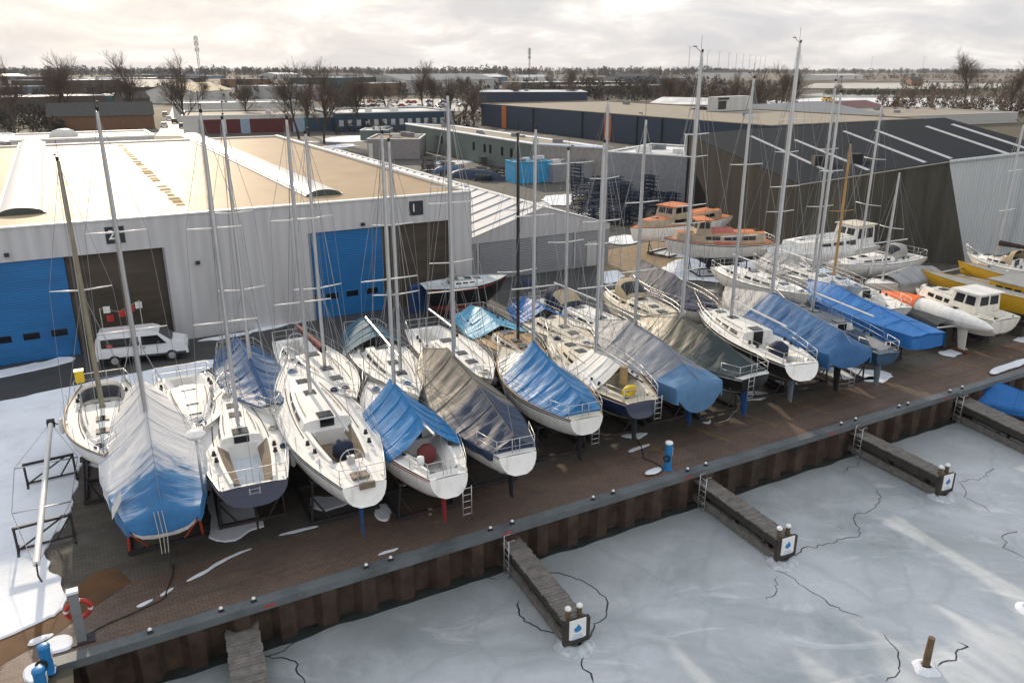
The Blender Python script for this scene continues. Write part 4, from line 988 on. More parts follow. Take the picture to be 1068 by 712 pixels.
for k in range(5):
    wb = MB(); x = Lc * (.22 + .058 * k); wb.quad([(x, -.405 + .02 - .03 * k, 2.5), (x + Lc * .042, -.40 - .0 - .03 * k, 2.5), (x + Lc * .042, -.40 - .0 - .03 * k, 2.85), (x, -.405 + .02 - .03 * k, 2.85)]); wb.build('window', GLASSD, cb)
mb = MB(); mb.prism([(Lc * .17, -.3), (Lc * .17, -4.9), (Lc * .535, -4.5), (Lc * .565, -.7)], 3.051, 3.12); mb.build('roof', paint('grey cat deck', (.27, .28, .28), .6), cb)
for e, y in ((.95, -2.6),):
    mb = MB(); mb.tube([(Lc * e, -5.0, 2.45), (Lc * e, -.2, 2.45)], .07, 8); mb.build('crossbeam', ALU, yc)
for x in (Lc * .25, Lc * .5, Lc * .72):
    for y in (-.2, -5.0):
        mb = MB(); mb.box(x, x + .5, y - .5, y + .5, 0, .76); tag(mb.build('timber_block', WOODD, None, loc=(s0.x, s0.y, 0), rz=rzc), 'timber block under the yellow catamaran', 'timber block', 'timber blocks carrying the catamaran')

# covered launch afloat in the ice at the right edge
s0 = G(1088, 432, -1.3); b0 = G(1036, 417, -1.1); d = b0 - s0; Ll = d.length
h = Hull(7.0, 2.5, -1.0, .8, 1.1, .1, .6, 2.4, .25)
la = empty('motor_launch', (s0.x, s0.y, -1.62), atan2(d.y, d.x), 'small boat under a bright blue tarpaulin frozen in beside the last jetty', 'motor boat')
h.zd += 1.62; h.zwl = .12
build_hull(h, la, GREYB, AFDARK, GREYB); build_deck(h, la, NONSKID, None)
build_cover(h, la, [T_BRIGHT], 0, .97, ridge_fn([(0, .5), (.3, .9), (.7, .75), (.97, .15)]), drop=.35, sag=.05, fold=.07, seed=40)

# ------------------------------------------------------------------ ground, quay, ice
def sheet(name, pts, z, mat, kind='structure'):
    mb = MB(); mb.quad([(p[0], p[1], z) for p in pts]); return tag(mb.build(name, mat), kind=kind)
mb = MB()
for a in ((-5000, 0, -80, 6500), (0, 6800, .5, 6500)):
    mb.quad([P(a[0], a[2], -.10), P(a[1], a[2], -.10), P(a[1], a[3], -.10), P(a[0], a[3], -.10)])
tag(mb.build('ground', LAND), kind='structure')
mb = MB(); mb.quad([P(-140, 14, -.05), P(190, 14, -.05), P(190, 230, -.05), P(-140, 230, -.05)]); tag(mb.build('industrial_yard', YARD), kind='structure')
mb = MB(); mb.quad([P(-40, .1, 0), P(150, .1, 0), P(150, 21.2, 0), P(-40, 21.2, 0)]); mb.quad([P(-40, -30, 0), P(-.7, -30, 0), P(-.7, .1, 0), P(-40, .1, 0)])
for k in range(9):      # worn parking marks on the quay
    u0 = 24 + k * 3.3; mb.quad([P(u0, 1.2, .004), P(u0 + .12, 1.2, .004), P(u0 - .5, 3.9, .004), P(u0 - .62, 3.9, .004)], 1)
tag(mb.build('quay_paving', [PAVING, YLINE]), kind='structure')
mb = MB(); mb.quad([P(-60, 18.4, .006), P(45, 19.2, .006), P(45, 40, .006), P(-60, 40, .006)]); tag(mb.build('asphalt_lane', ASPHALT), kind='structure')
sand = [G(x, y) for x, y in ((628, 262), (690, 250), (760, 262), (735, 285), (700, 296), (640, 292), (622, 280))]
sheet('sandy_yard', [p for p in sand[::-1]], .012, paint('trodden sand', (.27, .2, .12), .9, var=.3, bstr=.3, dirt=(.16, .13, .1)))
sheet('rust_plates', [G(x, y) for x, y in ((-40, 712), (0, 694), (60, 662), (136, 606), (118, 590), (98, 592), (40, 640), (0, 666), (-40, 685))][::-1] if False else [G(x, y) for x, y in ((-40, 712), (0, 694), (60, 660), (137, 606), (122, 592), (100, 596), (40, 641), (0, 667), (-40, 686))], .006, RUSTP)

def chaikin(pts, n=2, jit=0, rn=None):
    for _ in range(n):
        q = []
        for i in range(len(pts)):
            a, b = pts[i], pts[(i + 1) % len(pts)]; q += [lerp(a, b, .25), lerp(a, b, .75)]
        pts = q
    return [p + Vector((noise.noise((p.x * 2.1, p.y * 2.1, 1)), noise.noise((p.x * 2.1, p.y * 2.1, 7)), 0)) * jit + Vector((noise.noise((p.x * 6.3, p.y * 6.3, 2)), noise.noise((p.x * 6.3, p.y * 6.3, 9)), 0)) * jit * .8 for p in pts]
def snow(px, z=.012, t=.05, jit=.15, name='snow_patch'):
    if len(px) < 9 and jit > .06: jit = max(jit, .2)
    pts = chaikin([G(x, y) for x, y in px], 2, 0); fine = []
    for i in range(len(pts)):
        p, q = pts[i], pts[(i + 1) % len(pts)]; k = max(1, int((q - p).length / .3))
        fine += [lerp(p, q, e / k) for e in range(k)]
    pts = [p + Vector((noise.noise((p.x * 1.1, p.y * 1.1, 1)), noise.noise((p.x * 1.1, p.y * 1.1, 7)), 0)) * jit * 1.6 + Vector((noise.noise((p.x * 3.3, p.y * 3.3, 2)), noise.noise((p.x * 3.3, p.y * 3.3, 9)), 0)) * jit * .7 for p in fine]
    n = len(pts); c = sum(pts, Vector()) / n
    res = geometry.delaunay_2d_cdt([Vector((p.x, p.y)) for p in pts], [(i, (i + 1) % n) for i in range(n)], [], 1, 1e-4)
    mb = MB(); mb.v = [(v.x, v.y, z + t) for v in res[0]]
    for f in res[2]: mb.f.append(tuple(f)); mb.m.append(0)
    k = len(mb.v); mb.v += [(p.x, p.y, z + t) for p in pts] + [(p.x + (p.x - c.x) / max((p - c).length, .1) * .06, p.y + (p.y - c.y) / max((p - c).length, .1) * .06, z) for p in pts]
    for i in range(n): j = (i + 1) % n; mb.f.append((k + i, k + n + i, k + n + j, k + j)); mb.m.append(0)
    return tag(mb.build(name, SNOW), kind='stuff')
snow([(-90, 440), (0, 420), (72, 404), (150, 388), (236, 372), (234, 382), (160, 402), (122, 462), (116, 486), (96, 489), (82, 482), (80, 496), (82, 510), (78, 524), (70, 532), (74, 544), (60, 553), (50, 570), (47, 592), (62, 601), (71, 622), (64, 636), (36, 650), (0, 668), (-60, 690)])
snow([(-20, 391), (30, 381), (79, 371), (80, 377), (40, 386), (-20, 398)], .02)
snow([(190, 358), (250, 348), (330, 328), (420, 316), (420, 318), (330, 332), (250, 352)], .02, .04)
snow([(206, 470), (232, 505), (278, 540), (262, 558), (228, 566), (216, 552), (224, 530), (210, 500)], .012, .04)
snow([(322, 515), (352, 518), (366, 522), (352, 530), (330, 532)], .012, .04)
snow([(330, 460), (350, 470), (356, 490), (334, 488)], .012, .04)
snow([(684, 284), (712, 268), (760, 270), (800, 276), (795, 290), (760, 296), (730, 292), (700, 292)], .03, .08)
snow([(628, 284), (646, 282), (650, 290), (636, 298), (622, 292)], .03, .06)
snow([(640, 246), (664, 246), (668, 254), (645, 256), (630, 252)], .03, .06)
snow([(672, 262), (716, 256), (722, 262), (690, 267)], .03, .06)
for q in (((842, 382), (888, 384), (930, 388), (934, 394), (910, 400), (868, 394)), ((800, 396), (838, 399), (820, 403)), ((785, 408), (806, 411), (782, 418), (768, 414)), ((640, 455), (676, 450), (672, 456)), ((512, 488), (545, 478), (552, 484), (530, 494)), ((1055, 352), (1090, 350), (1090, 358), (1060, 357)), ((975, 366), (1012, 362), (1008, 368), (985, 372)), ((890, 395), (918, 392), (912, 398)), ((730, 440), (742, 437), (740, 442))):
    snow(q, .012, .025, .08)
for q in (((390, 528), (408, 526), (406, 544), (393, 542)), ((1030, 388), (1062, 378), (1080, 372), (1080, 376), (1050, 388), (1034, 393)), ((672, 495), (686, 490), (690, 492), (680, 497)), ((44, 672), (64, 662), (78, 668), (76, 676), (52, 680)), ((22, 700), (42, 690), (46, 706), (30, 716)), ((30, 670), (48, 664), (46, 668), (32, 674))):
    snow(q, .11 if q[0][0] > 600 else .015, .06, .06)

# quay wall: sheet piling under a concrete cap
qw = empty('quay_wall', P(0, 0, -1.85), QA, 'rusty sheet pile quay wall under a wet concrete cap', 'quay wall')
mb = MB(); rows = [[], []]
x = -.4; prof = []
while x < 118:
    prof += [(x, -.02), (x + .5, -.02), (x + .72, -.34), (x + 1.2, -.34), (x + 1.42, -.02)]; x += 1.42
mb.grid([[(a, b, 1.63) for a, b in prof], [(a, b, .7) for a, b in prof], [(a, b, -.25) for a, b in prof]], flip=False); mb.build('sheet_piling', RUST, qw)
mb = MB(); mb.box(-.65, 118, -.36, .10, 1.62, 1.90); mb.build('cap_beam', KERB, qw)
mb = MB()
for k in range(7): mb.box(5.5 + k * 8.9, 5.9 + k * 8.9, -.37, -.362, 1.72, 1.78)
mb.build('red_mark', REDP, qw)
mb = MB(); prof = [(b - .55, -a) for a, b in prof if a < 40]
mb.grid([[(a, b, 1.45) for a, b in prof], [(a, b, -.25) for a, b in prof]], flip=True)
ew = mb.build('end_wall', RUST, qw)
mb = MB(); mb.box(-1.2, -.655, -40, .10, 1.61, 1.90); mb.build('end_cap', KERB, qw)

# ice with the open cracks as a second material
mb = MB(); ic = -1.62
mb.quad([P(-.9, -160, ic), P(420, -160, ic), P(420, .1, ic), P(-.9, .1, ic)])
def crack(px, w=.07, seed=0):
    pts = [G(x, y, ic) for x, y in px]; fine = []
    for a, b in zip(pts, pts[1:]):
        n = max(2, int((b - a).length / .16))
        for k in range(n): fine.append(lerp(a, b, k / n))
    fine.append(pts[-1])
    fine = [p + Vector((noise.noise((p.x * 1.3, p.y * 1.3, seed)), noise.noise((p.x * 1.3, p.y * 1.3, seed + 5)), 0)) * .28 + Vector((noise.noise((p.x * 4.1, p.y * 4.1, seed + 3)), noise.noise((p.x * 4.1, p.y * 4.1, seed + 8)), 0)) * .16 for p in fine]
    L = []; Rr = []
    for i, p in enumerate(fine):
        t = (fine[min(i + 1, len(fine) - 1)] - fine[max(i - 1, 0)]); n = Vector((-t.y, t.x, 0)).normalized()
        ww = w * .62 * (.45 + .6 * abs(noise.noise((p.x * .9, p.y * .9, seed + 2)))) * (1 if 0 < i < len(fine) - 1 else .2)
        L.append((p.x + n.x * ww, p.y + n.y * ww, ic + .004)); Rr.append((p.x - n.x * ww, p.y - n.y * ww, ic + .004))
    mb.grid([Rr, L], 1)
crack([(270, 684), (300, 680), (312, 664), (340, 648), (372, 634), (420, 618), (455, 606), (480, 597), (500, 602), (520, 600)], .06, 1)
crack([(262, 682), (296, 683), (312, 700), (322, 725)], .06, 2)
crack([(555, 586), (562, 572), (580, 560), (600, 556), (618, 548)], .08, 3)
crack([(565, 594), (585, 600), (610, 604), (630, 622), (636, 640), (618, 660), (606, 676), (606, 692), (616, 712)], .075, 4)
crack([(537, 628), (545, 645), (560, 655), (582, 658)], .07, 5)
crack([(828, 578), (850, 570), (880, 560), (895, 558), (892, 545), (905, 532), (923, 522), (914, 510)], .06, 6)
crack([(806, 594), (822, 600), (845, 618), (870, 632), (896, 642)], .05, 7)
crack([(922, 664), (934, 680), (940, 695), (925, 712)], .06, 8)
crack([(1000, 503), (1020, 500), (1036, 488)], .05, 9)
crack([(999, 504), (1010, 520), (1030, 532)], .05, 10)
crack([(1062, 552), (1046, 560), (1052, 574), (1068, 580)], .06, 11)
crack([(972, 690), (990, 684), (1012, 676), (1004, 668)], .09, 12)
crack([(880, 492), (896, 482)], .05, 13)
crack([(810, 600), (808, 614), (800, 626)], .04, 14)
tag(mb.build('ice', [ICE, CRACK]), kind='structure')
# bare water skirt hugging the wall
mb = MB(); rows = [[], []]
for i in range(240):
    u = -.6 + i * .5; rows[0].append(P(u, -.42 - .22 * (noise.noise((u * .7, 3, 0)) + .6), ic + .003)); rows[1].append(P(u, 0, ic + .003))
mb.grid(rows, flip=True); tag(mb.build('open_water', paint('dark thawed water', (.03, .036, .035), .22, spec=.5, var=.3)), kind='structure')

# ------------------------------------------------------------------ jetties, bollards and quay furniture
def jetty(a, b, label, sign=True, lad=True, wd=.8, ext=0, zt=-.55):
    A, B = G(*a, zt), G(*b, zt); d = B - A; d.normalize(); A = A - d * .6; B = B + d * ext; L = (B - A).length; rz = atan2(d.y, d.x)
    j = empty('jetty', (A.x, A.y, -1.62), rz, label, 'jetty', 'timber finger jetties along the quay'); H = 1.62 + zt
    mb = MB(); n = int(L / .155); rn = random.Random(int(a[0]))
    for k in range(n):
        x = k * L / n; e = rn.uniform(-.025, .025); t = rn.uniform(-.01, .008); mb.box(x + .006, x + L / n - .006, -wd / 2 + e, wd / 2 + e, H - .06 + t, H + t)
    mb.build('deck', WOODG, j)
    for y in (-wd / 2 + .12, wd / 2 - .12):
        mb = MB(); mb.box(.05, L - .02, y - .07, y + .07, H - .40, H - .065); mb.build('beam', WOODD, j)
        mb = MB(); mb.box(.6, L - .05, y - .055 * (3 if y < 0 else 3) / 2.2, y + .075, H - 1.0, H - .70); mb.build('lower_beam', WOODG, j)
    for x in (L * .25, L * .55, L * .86):
        for y in (-wd / 2 + .2, wd / 2 - .2): mb = MB(); mb.tube([(x, y, -.4), (x, y, H - .1)], .085, 8); mb.build('pile', WOODD, j, True, 40)
    if sign:
        mb = MB(); mb.box(L, L + .16, -wd / 2 - .08, wd / 2 + .08, H - .85, H + .05); mb.build('head_beam', WOODD, j)
        for y in (-wd * .27, wd * .27):
            mb = MB(); mb.tube([(L - .12, y, H - .9), (L - .12, y, H + .34)], .085, 10); po = mb.build('post', WOODP, j, True, 40)
            mb = MB(); mb.lathe([(.10, 0), (.115, .03), (.105, .08), (.06, .12), (.02, .13)], (L - .12, y, H + .34), 12); mb.build('post_cap', WHITEP, po, True, 50)
        mb = MB(); mb.box(L + .161, L + .19, -.31, .31, H - .62, H + .10); sg = mb.build('sign', WHITEP, j)
        sv = MB(); x = L + .194
        drop = [(-.02, -.02), (-.14, -.1), (-.12, -.22), (0, -.27), (.13, -.2), (.13, -.1), (.05, .0), (.0, .06)]
        sv.quad([(x, y_, H - .12 + z) for y_, z in drop]); sv.build('emblem', BLUEP, sg)
        tx = MB()
        for r_, (y0, y1) in enumerate(((-.15, .15), (-.2, .2), (-.24, .24))): tx.quad([(x, y0, H - .5 - .075 * r_), (x, y1, H - .5 - .075 * r_), (x, y1, H - .47 - .075 * r_), (x, y0, H - .47 - .075 * r_)])
        tx.build('small_print', paint('pale blue print', (.3, .42, .6), .5), sg)
    if lad:
        mb = MB(); xl = 1.75; y = -wd / 2 - .08
        for s in (0, .42): mb.tube([(xl + s, y, -.1), (xl + s, y, H + .55), (xl + s, y + .25, H + .55)], .022, 6)
        for k in range(6): mb.tube([(xl, y, .1 + k * .28), (xl + .42, y, .1 + k * .28)], .016, 5)
        mb.build('ladder', ALU, j, True)
    # collar of broken refrozen ice round the head
    if sign:
        mb = MB(); rows = []
        for i in range(5):
            rows.append([(L - .0 + (.22 + .11 * i) * cos(q) * (1 + .3 * noise.noise((cos(q), sin(q), a[0]))), (.24 + .11 * i) * sin(q) * (1 + .3 * noise.noise((cos(q), sin(q), a[0]))), max(.0, (.14, .2, .13, .06, .002)[i] + .05 * noise.noise((q * 2, i, a[0])))) for q in [2 * pi * k / 24 for k in range(25)]])
        mb.grid(rows); mb.build('ice_collar', paint('refrozen ice rubble', (.5, .54, .58), .5, var=.4, scale=5), j, True)
jetty((250, 640), (262, 722), 'narrow grey gangway without a sign at the lower left', sign=False, lad=False, wd=1.05, ext=3, zt=-.75)
jetty((525, 553), (600, 645), 'timber jetty below the taupe sheened cover, nearest complete one with sign')
jetty((722, 492), (819, 560), 'timber jetty by the blue service pedestal, second with a sign')
jetty((880, 443), (986, 495), 'timber jetty furthest right with a sign, its head above the long crack')
jetty((990, 410), (1068, 446), 'rightmost timber jetty with the blue covered boat beside it', sign=False, ext=2.5, wd=1.2)

bl = ((155, 650), (228, 628), (262, 619), (379, 586), (404, 578), (505, 545), (528, 539), (614, 516), (635, 510), (709, 485), (727, 479), (868, 438), (884, 434), (930, 421), (941, 419), (982, 405), (994, 401))
def make_bollard(p):
    r = empty('mooring_bollard', p, QA, 'small white topped mooring bollard on the concrete edge of the quay', 'bollard', 'white topped bollards along the quay edge')
    mb = MB(); mb.box(-.15, .15, -.09, .09, 0, .03); mb.lathe([(.06, .03), (.055, .12), (.07, .15)], (0, 0, 0), 10); mb.build('base', STEELD, r, True, 40)
    mb = MB(); mb.lathe([(.075, .15), (.1, .17), (.1, .22), (.06, .27), (.01, .28)], (0, 0, 0), 12); mb.build('cap', WHITEP, r, True, 50)
    r.scale = (.62, .62, .62); return r
b0_ = None
for x, y in bl:
    u, w = UW(G(x, y, .1)); p = P(u, -.12, .06)
    if b0_ is None: b0_ = make_bollard(p)
    else: c = copy_tree(b0_); c.location = p

def pedestal(p, rz, label, ht=1.25, cap=None):
    r = empty('service_pedestal', p, rz, label, 'service pedestal')
    mb = MB(); mb.box(-.19, .19, -.19, .19, 0, .05); mb.lathe([(.16, .05), (.16, ht), (.12, ht + .04)], (0, 0, 0), 16); mb.build('column', BLUEP, r, True, 40)
    mb = MB(); mb.lathe([(.165, ht - .02), (.175, ht + .0), (.16, ht + .06), (.1, ht + .09), (.02, ht + .095)], (0, 0, 0), 16); mb.build('lamp_cap', cap or WHITEP, r, True, 50)
    mb = MB(); mb.box(.16, .175, -.08, .08, ht * .55, ht * .85); mb.build('socket_panel', CWHITE, r)
    mb = MB(); mb.torus((-.1, -.2, ht * .5), .14, .025, (0, 1, 0), 16); mb.torus((-.1, -.24, ht * .48), .13, .025, (.1, 1, 0), 16); mb.build('hose', RUBBER, r, True)
pedestal(G(696, 489, .0), 0, 'bright blue service pedestal on the quay edge near the middle jetty')
pedestal(G(51, 700, .0), .4, 'bright blue service pedestal by the snow patch at the lower left', .85, BLUEP)
pedestal(G(46, 725, .0), .4, 'lowest bright blue service pedestal, cut by the bottom edge', .85, BLUEP)

# life ring post
p = G(86, 668)
r = empty('life_ring_post', p, QA, 'grey steel post with a red life ring at the lower left corner of the quay', 'life ring post')
mb = MB(); mb.box(-.13, .13, -.1, .1, 0, 1.75); mb.build('post', paint('galvanised post', (.25, .26, .27), .6, .3), r)
mb = MB(); mb.box(-.16, .16, -.13, .13, 1.751, 1.83); mb.build('snow_cap', SNOW, r)
mb = MB(); mb.torus((.05, .19, 1.0), .33, .075, (0, 1, .1), 24, mf=lambda i: 1 if i % 6 == 0 else 0); mb.build('life_ring', [REDP, WHITEP], r, True)
mb = MB(); mb.box(-.3, .35, -.22, .25, .0, .05); mb.build('foot_plate', STEELD, r)

def line_on(px, label, name, cat, r, m, zz=.012):
    pts = [G(x, y, zz) for x, y in px]; fine = []
    for p, q in zip(pts, pts[1:]):
        for k in range(8): fine.append(lerp(p, q, k / 8))
    fine = [p + Vector((noise.noise((p.x, p.y, 1)), noise.noise((p.x, p.y, 4)), 0)) * .25 for p in fine]
    mb = MB(); mb.tube(fine, r, 5); return tag(mb.build(name, m), label, cat)
line_on([(628, 408), (642, 430), (652, 446), (668, 462), (672, 478), (690, 486)], 'grey hose lying on the quay between the dark hulled yacht and the pedestal', 'hose', 'hose', .022, RUBBER, .03)
line_on([(90, 662), (130, 642), (170, 622), (178, 600), (182, 586)], 'dark cable on the paving from the life ring post to the whitened tarp yacht', 'cable', 'cable', .022, RUBBER, .03)
line_on([(750, 440), (772, 425), (768, 400), (770, 380)], 'thin pale rope hanging to the quay from the white decked dark hulled yacht', 'rope', 'rope', .012, ROPE, .02)
for q in (((143, 632), (157, 625), (158, 626.5), (145, 633.5)), ((168, 619), (179, 612), (180, 613.5), (170, 620.5)), ((195, 604), (216, 594), (230, 584), (262, 571), (262, 573), (231, 586), (217, 596), (197, 606)), ((292, 557), (330, 548), (331, 550), (294, 559)), ((30, 668), (52, 660), (54, 663), (36, 671)), ((395, 577), (412, 572), (413, 573.5), (397, 578.5)), ((655, 470), (676, 463), (677, 465), (657, 472))):
    snow(q, .012, .015, .045)

# spare mast lying on two trestles
a, b = G(53, 441, 1.15), G(38, 588, 1.15); d = b - a; Lm = d.length; rz = atan2(d.y, d.x)
r = empty('unstepped_mast', (a.x, a.y, 0), rz, 'long white mast laid across two steel trestles on the snow', 'mast')
mb = MB(); mb.tube([(0, 0, 1.15), (Lm, 0, 1.15)], .11, 10); mb.build('spar', ALUW, r, True, 40)
for e, wdt in ((.36, .95), (.68, .8)):
    mb = MB(); mb.tube([(Lm * e, -wdt * 1.2, 1.18), (Lm * e, wdt * 1.2, 1.18)], .025, 6); mb.build('spreader', ALU, r, True)
mb = MB()
for y in (-1, 1): mb.tube([(.1, 0, 1.2), (Lm * .36, y * 1.14, 1.2), (Lm * .68, y * .96, 1.2), (Lm - .1, y * .1, 1.2)], .012, 4)
mb.build('rigging', WIRE, r)
mb = MB(); mb.box(-.15, .2, -.16, .16, 1.0, 1.3); mb.tube([(.1, .1, 1.2), (.3, .5, 1.0)], .03, 5); mb.tube([(Lm, 0, 1.15), (Lm + .5, .05, 1.0), (Lm + .75, .15, .9)], .03, 5); mb.build('mast_fittings', RUBBER, r)
first = None
for i, e in enumerate((.30, .74)):
    p = lerp(a, b, e)
    if first is None:
        first = t = empty('mast_trestle', (p.x, p.y, 0), rz + .1, 'upper steel trestle under the unstepped mast', 'trestle', 'steel trestles carrying the spare mast')
        mb = MB(); mb.box(-.05, .05, -.95, .95, .94, 1.03); mb.build('top_bar', STEELD, t)
        for y in (-.9, .9):
            mb = MB(); mb.tube([(0, y, .95), (0, y, .04)], .045, 6); mb.box(-.45, .45, y - .045, y + .045, .0, .08); mb.build('leg', STEELD, t)
        mb = MB(); mb.tube([(0, -.85, .12), (0, .6, .95)], .035, 6); mb.tube([(0, .3, .1), (0, .85, .9)], .035, 6); mb.box(-.035, .035, -.85, .85, .1, .16); mb.build('brace', STEELD, t)
    else:
        t = copy_tree(first); t.location = (p.x, p.y, 0); t['label'] = 'lower steel trestle under the unstepped mast, on the snow edge'

# piles in the ice
def pile(p, label, ht=1.0, r0=.12):
    r = empty('mooring_pile', p, 0, label, 'mooring pile')
    mb = MB(); mb.tube([(0, 0, -.3), (.0, 0, ht * .5), (.03, .02, ht)], [r0, r0 * .95, r0 * .85], 12); mb.build('post', WOODP, r, True, 40)
    mb = MB(); mb.grid([[((.15 + .09 * i) * cos(q) * (1 + .35 * noise.noise((cos(q) * 1.5, sin(q) * 1.5, p[0]))), (.15 + .09 * i) * sin(q) * (1 + .35 * noise.noise((cos(q) * 1.5, sin(q) * 1.5, p[0]))), (.12, .16, .08, .002)[i]) for q in [2 * pi * k / 20 for k in range(21)]] for i in range(4)]); mb.build('snow_collar', SNOW, r, True)
pile(G(965, 696, -1.62), 'lone brown timber pile with a snow collar in the ice', 1.15)
pile(G(1072, 636, -1.62), 'short pile stump in the ice at the right edge', .25)

# white van
a, b = G(104, 379), G(196, 369); d = b - a; rz = atan2(d.y, d.x); Lv = 5.0; VH = 1.92
van = empty('van', (a.x + .0, a.y, 0), rz, 'white passenger van with dark side windows parked before the brown hall door', 'van')
prof = [(0, .42), (.02, 1.0), (.06, 1.55), (.22, VH), (3.1, VH + .02), (3.42, VH - .1), (4.2, 1.2), (4.78, 1.02), (4.97, .8), (5.0, .42)]
W2 = .93
mb = MB(); rows = []
for y, k in ((-W2 * .9, 1), (-W2, 0), (W2, 0), (W2 * .9, 1)): pass
def sec(y, shr): return [(x, y, z if z < 1.1 else 1.1 + (z - 1.1)) for x, z in prof]
ys = [(-1, 0), (1, 0)]
side = lambda s: [(x, s * (W2 if z < 1.1 else W2 - (z - 1.1) * .16), z) for x, z in prof]
A_s, B_s = side(-1), side(1)
mb.quad(A_s); mb.quad(B_s[::-1])
for i in range(len(prof)):
    j = (i + 1) % len(prof); mb.quad([A_s[j], A_s[i], B_s[i], B_s[j]])
body = mb.build('body', CWHITE, van)
bv = body.modifiers.new('bevel', 'BEVEL'); bv.width = .07; bv.segments = 3; bv.limit_method = 'ANGLE'; bv.angle_limit = radians(25)
def sidewin(x0, x1, z0, z1, s, x1t=None):
    y = lambda z: s * (W2 - (z - 1.1) * .16 + .012); wb = MB(); q = [(x0, y(z0), z0), (x1, y(z0), z0), (x1t or x1, y(z1), z1), (x0, y(z1), z1)]
    wb.quad(q if s < 0 else q[::-1]); wb.build('window', GLASSD, body)
for s in (-1, 1):
    sidewin(.35, 2.35, 1.16, 1.66, s); sidewin(2.5, 3.85, 1.14, 1.66, s, 3.4)
    wb = MB(); wb.box(3.35, 3.5, s * 1.0 - .09, s * 1.0 + .09, 1.2, 1.38); wb.build('wing_mirror', CBLACK, body)
wb = MB(); wb.quad([(3.47, -.74, VH - .2 + .02), (3.47, .74, VH - .2 + .02), (4.14, .82, 1.27), (4.14, -.82, 1.27)][::-1]); ws = wb.build('windscreen', GLASSD, body); ws.location = (.03, 0, .03)
for y in (-.7, .7):
    wb = MB(); wb.box(4.74, 4.955, y - .17, y + .17, .84, 1.0); wb.build('headlight', HEADL, body)
wb = MB(); wb.box(4.975, 5.03, -.5, .5, .5, .72); wb.build('grille', CBLACK, body)
wb = MB(); wb.quad([(.62, -W2 - .004, 1.2), (.95, -W2 - .004, 1.2), (.95, -W2 + .03, 1.36), (.62, -W2 + .03, 1.36)])
lg = wb.build('side_decal', REDP, body); lg.location.y = -.014
for x in (.95, 4.05):
    for s in (-1, 1):
        wb = MB(); wb.tube([(x, s * .72, .34), (x, s * .945, .34)], .34, 20); wh = wb.build('wheel', RUBBER, van, True, 40)
        wb = MB(); wb.tube([(x, s * .946, .34), (x, s * .955, .34)], .2, 14); wb.build('rim', ALU, wh, True, 40)

for s in (-1, 1):
    for x in (2.42, 3.3):
        wb = MB(); wb.box(x - .012, x + .012, s * (W2 + .004) - .004, s * (W2 + .004) + .004, .5, 1.1); wb.build('door_seam', CBLACK, body)
    wb = MB(); wb.box(.15, 4.85, s * (W2 + .006) - .012, s * (W2 + .006) + .012, .42, .55); wb.build('side_moulding', CBLACK, body)
    wb = MB(); wb.box(2.5, 2.68, s * (W2 + .02) - .015, s * (W2 + .02) + .015, .98, 1.02); wb.build('door_handle', CBLACK, body)
wb = MB(); wb.box(5.032, 5.04, -.26, .26, .56, .66); wb.build('number_plate', YELLOW, body)
wb = MB(); wb.box(-.01, .03, -.9, -.78, .95, 1.5); wb.build('tail_light', REDP, body)

# things by the hall door
def wheelie(p, m, label, rz=QA):
    r = empty('wheelie_bin', p, rz, label, 'bin')
    mb = MB(); mb.grid([[(-.24 + .0, -.28, .06), (.24, -.28, .06), (.24, .28, .06), (-.24, .28, .06), (-.24, -.28, .06)], [(-.3, -.36, 1.0), (.3, -.36, 1.0), (.3, .36, 1.0), (-.3, .36, 1.0), (-.3, -.36, 1.0)]], flip=False); mb.build('body', m, r)
    mb = MB(); mb.prism([(-.33, -.4), (.33, -.4), (.33, .39), (-.33, .39)], 1.0, 1.07); mb.build('lid', BLUEP, r)
    for y in (-.26, .26):
        mb = MB(); mb.tube([(.27, y - .03, .1), (.27, y + .03, .1)], .1, 10); mb.build('wheel', RUBBER, r)
wheelie(G(128, 367), BLUEP, 'blue wheelie bin behind the white van at the brown door')
c0 = G(436, 325)
r = empty('storage_cabinet', c0, QA, 'tall blue steel cabinet left of the black and red hull', 'cabinet')
mb = MB(); mb.box(-.5, .5, -.35, .35, 0, 1.95); mb.build('body', paint('blue cabinet paint', (.02, .07, .2), .5), r)
for s in (-1, 1):
    mb = MB(); mb.box(s * .25 - .23, s * .25 + .23, -.365, -.352, .08, 1.88); mb.build('door', paint('blue cabinet paint', (.02, .07, .2), .5), r)
r = empty('flag_line', G(112, 369), QA, 'line of small red and white signal flags before the brown door', 'flag line')
mb = MB(); mb.tube([(0, 0, 2.9), (1.0, 0, 2.55), (2.2, 0, 3.1)], .012, 4); mb.tube([(0, 0, 0), (0, 0, 2.9)], .03, 6); mb.tube([(2.2, 0, 0), (2.2, 0, 3.1)], .03, 6); mb.build('line', ROPE, r)
for k, (x, z, m) in enumerate(((.18, 2.55, WHITEP), (.3, 2.0, REDP), (1.0, 2.2, REDP), (1.5, 2.45, REDP), (1.95, 2.6, WHITEP))):
    mb = MB(); mb.grid([[(x + .38 * i / 4, .04 * sin(i * 1.7 + k), z + .42 * j) for i in range(5)] for j in range(2)]); mb.build('flag', m, r)

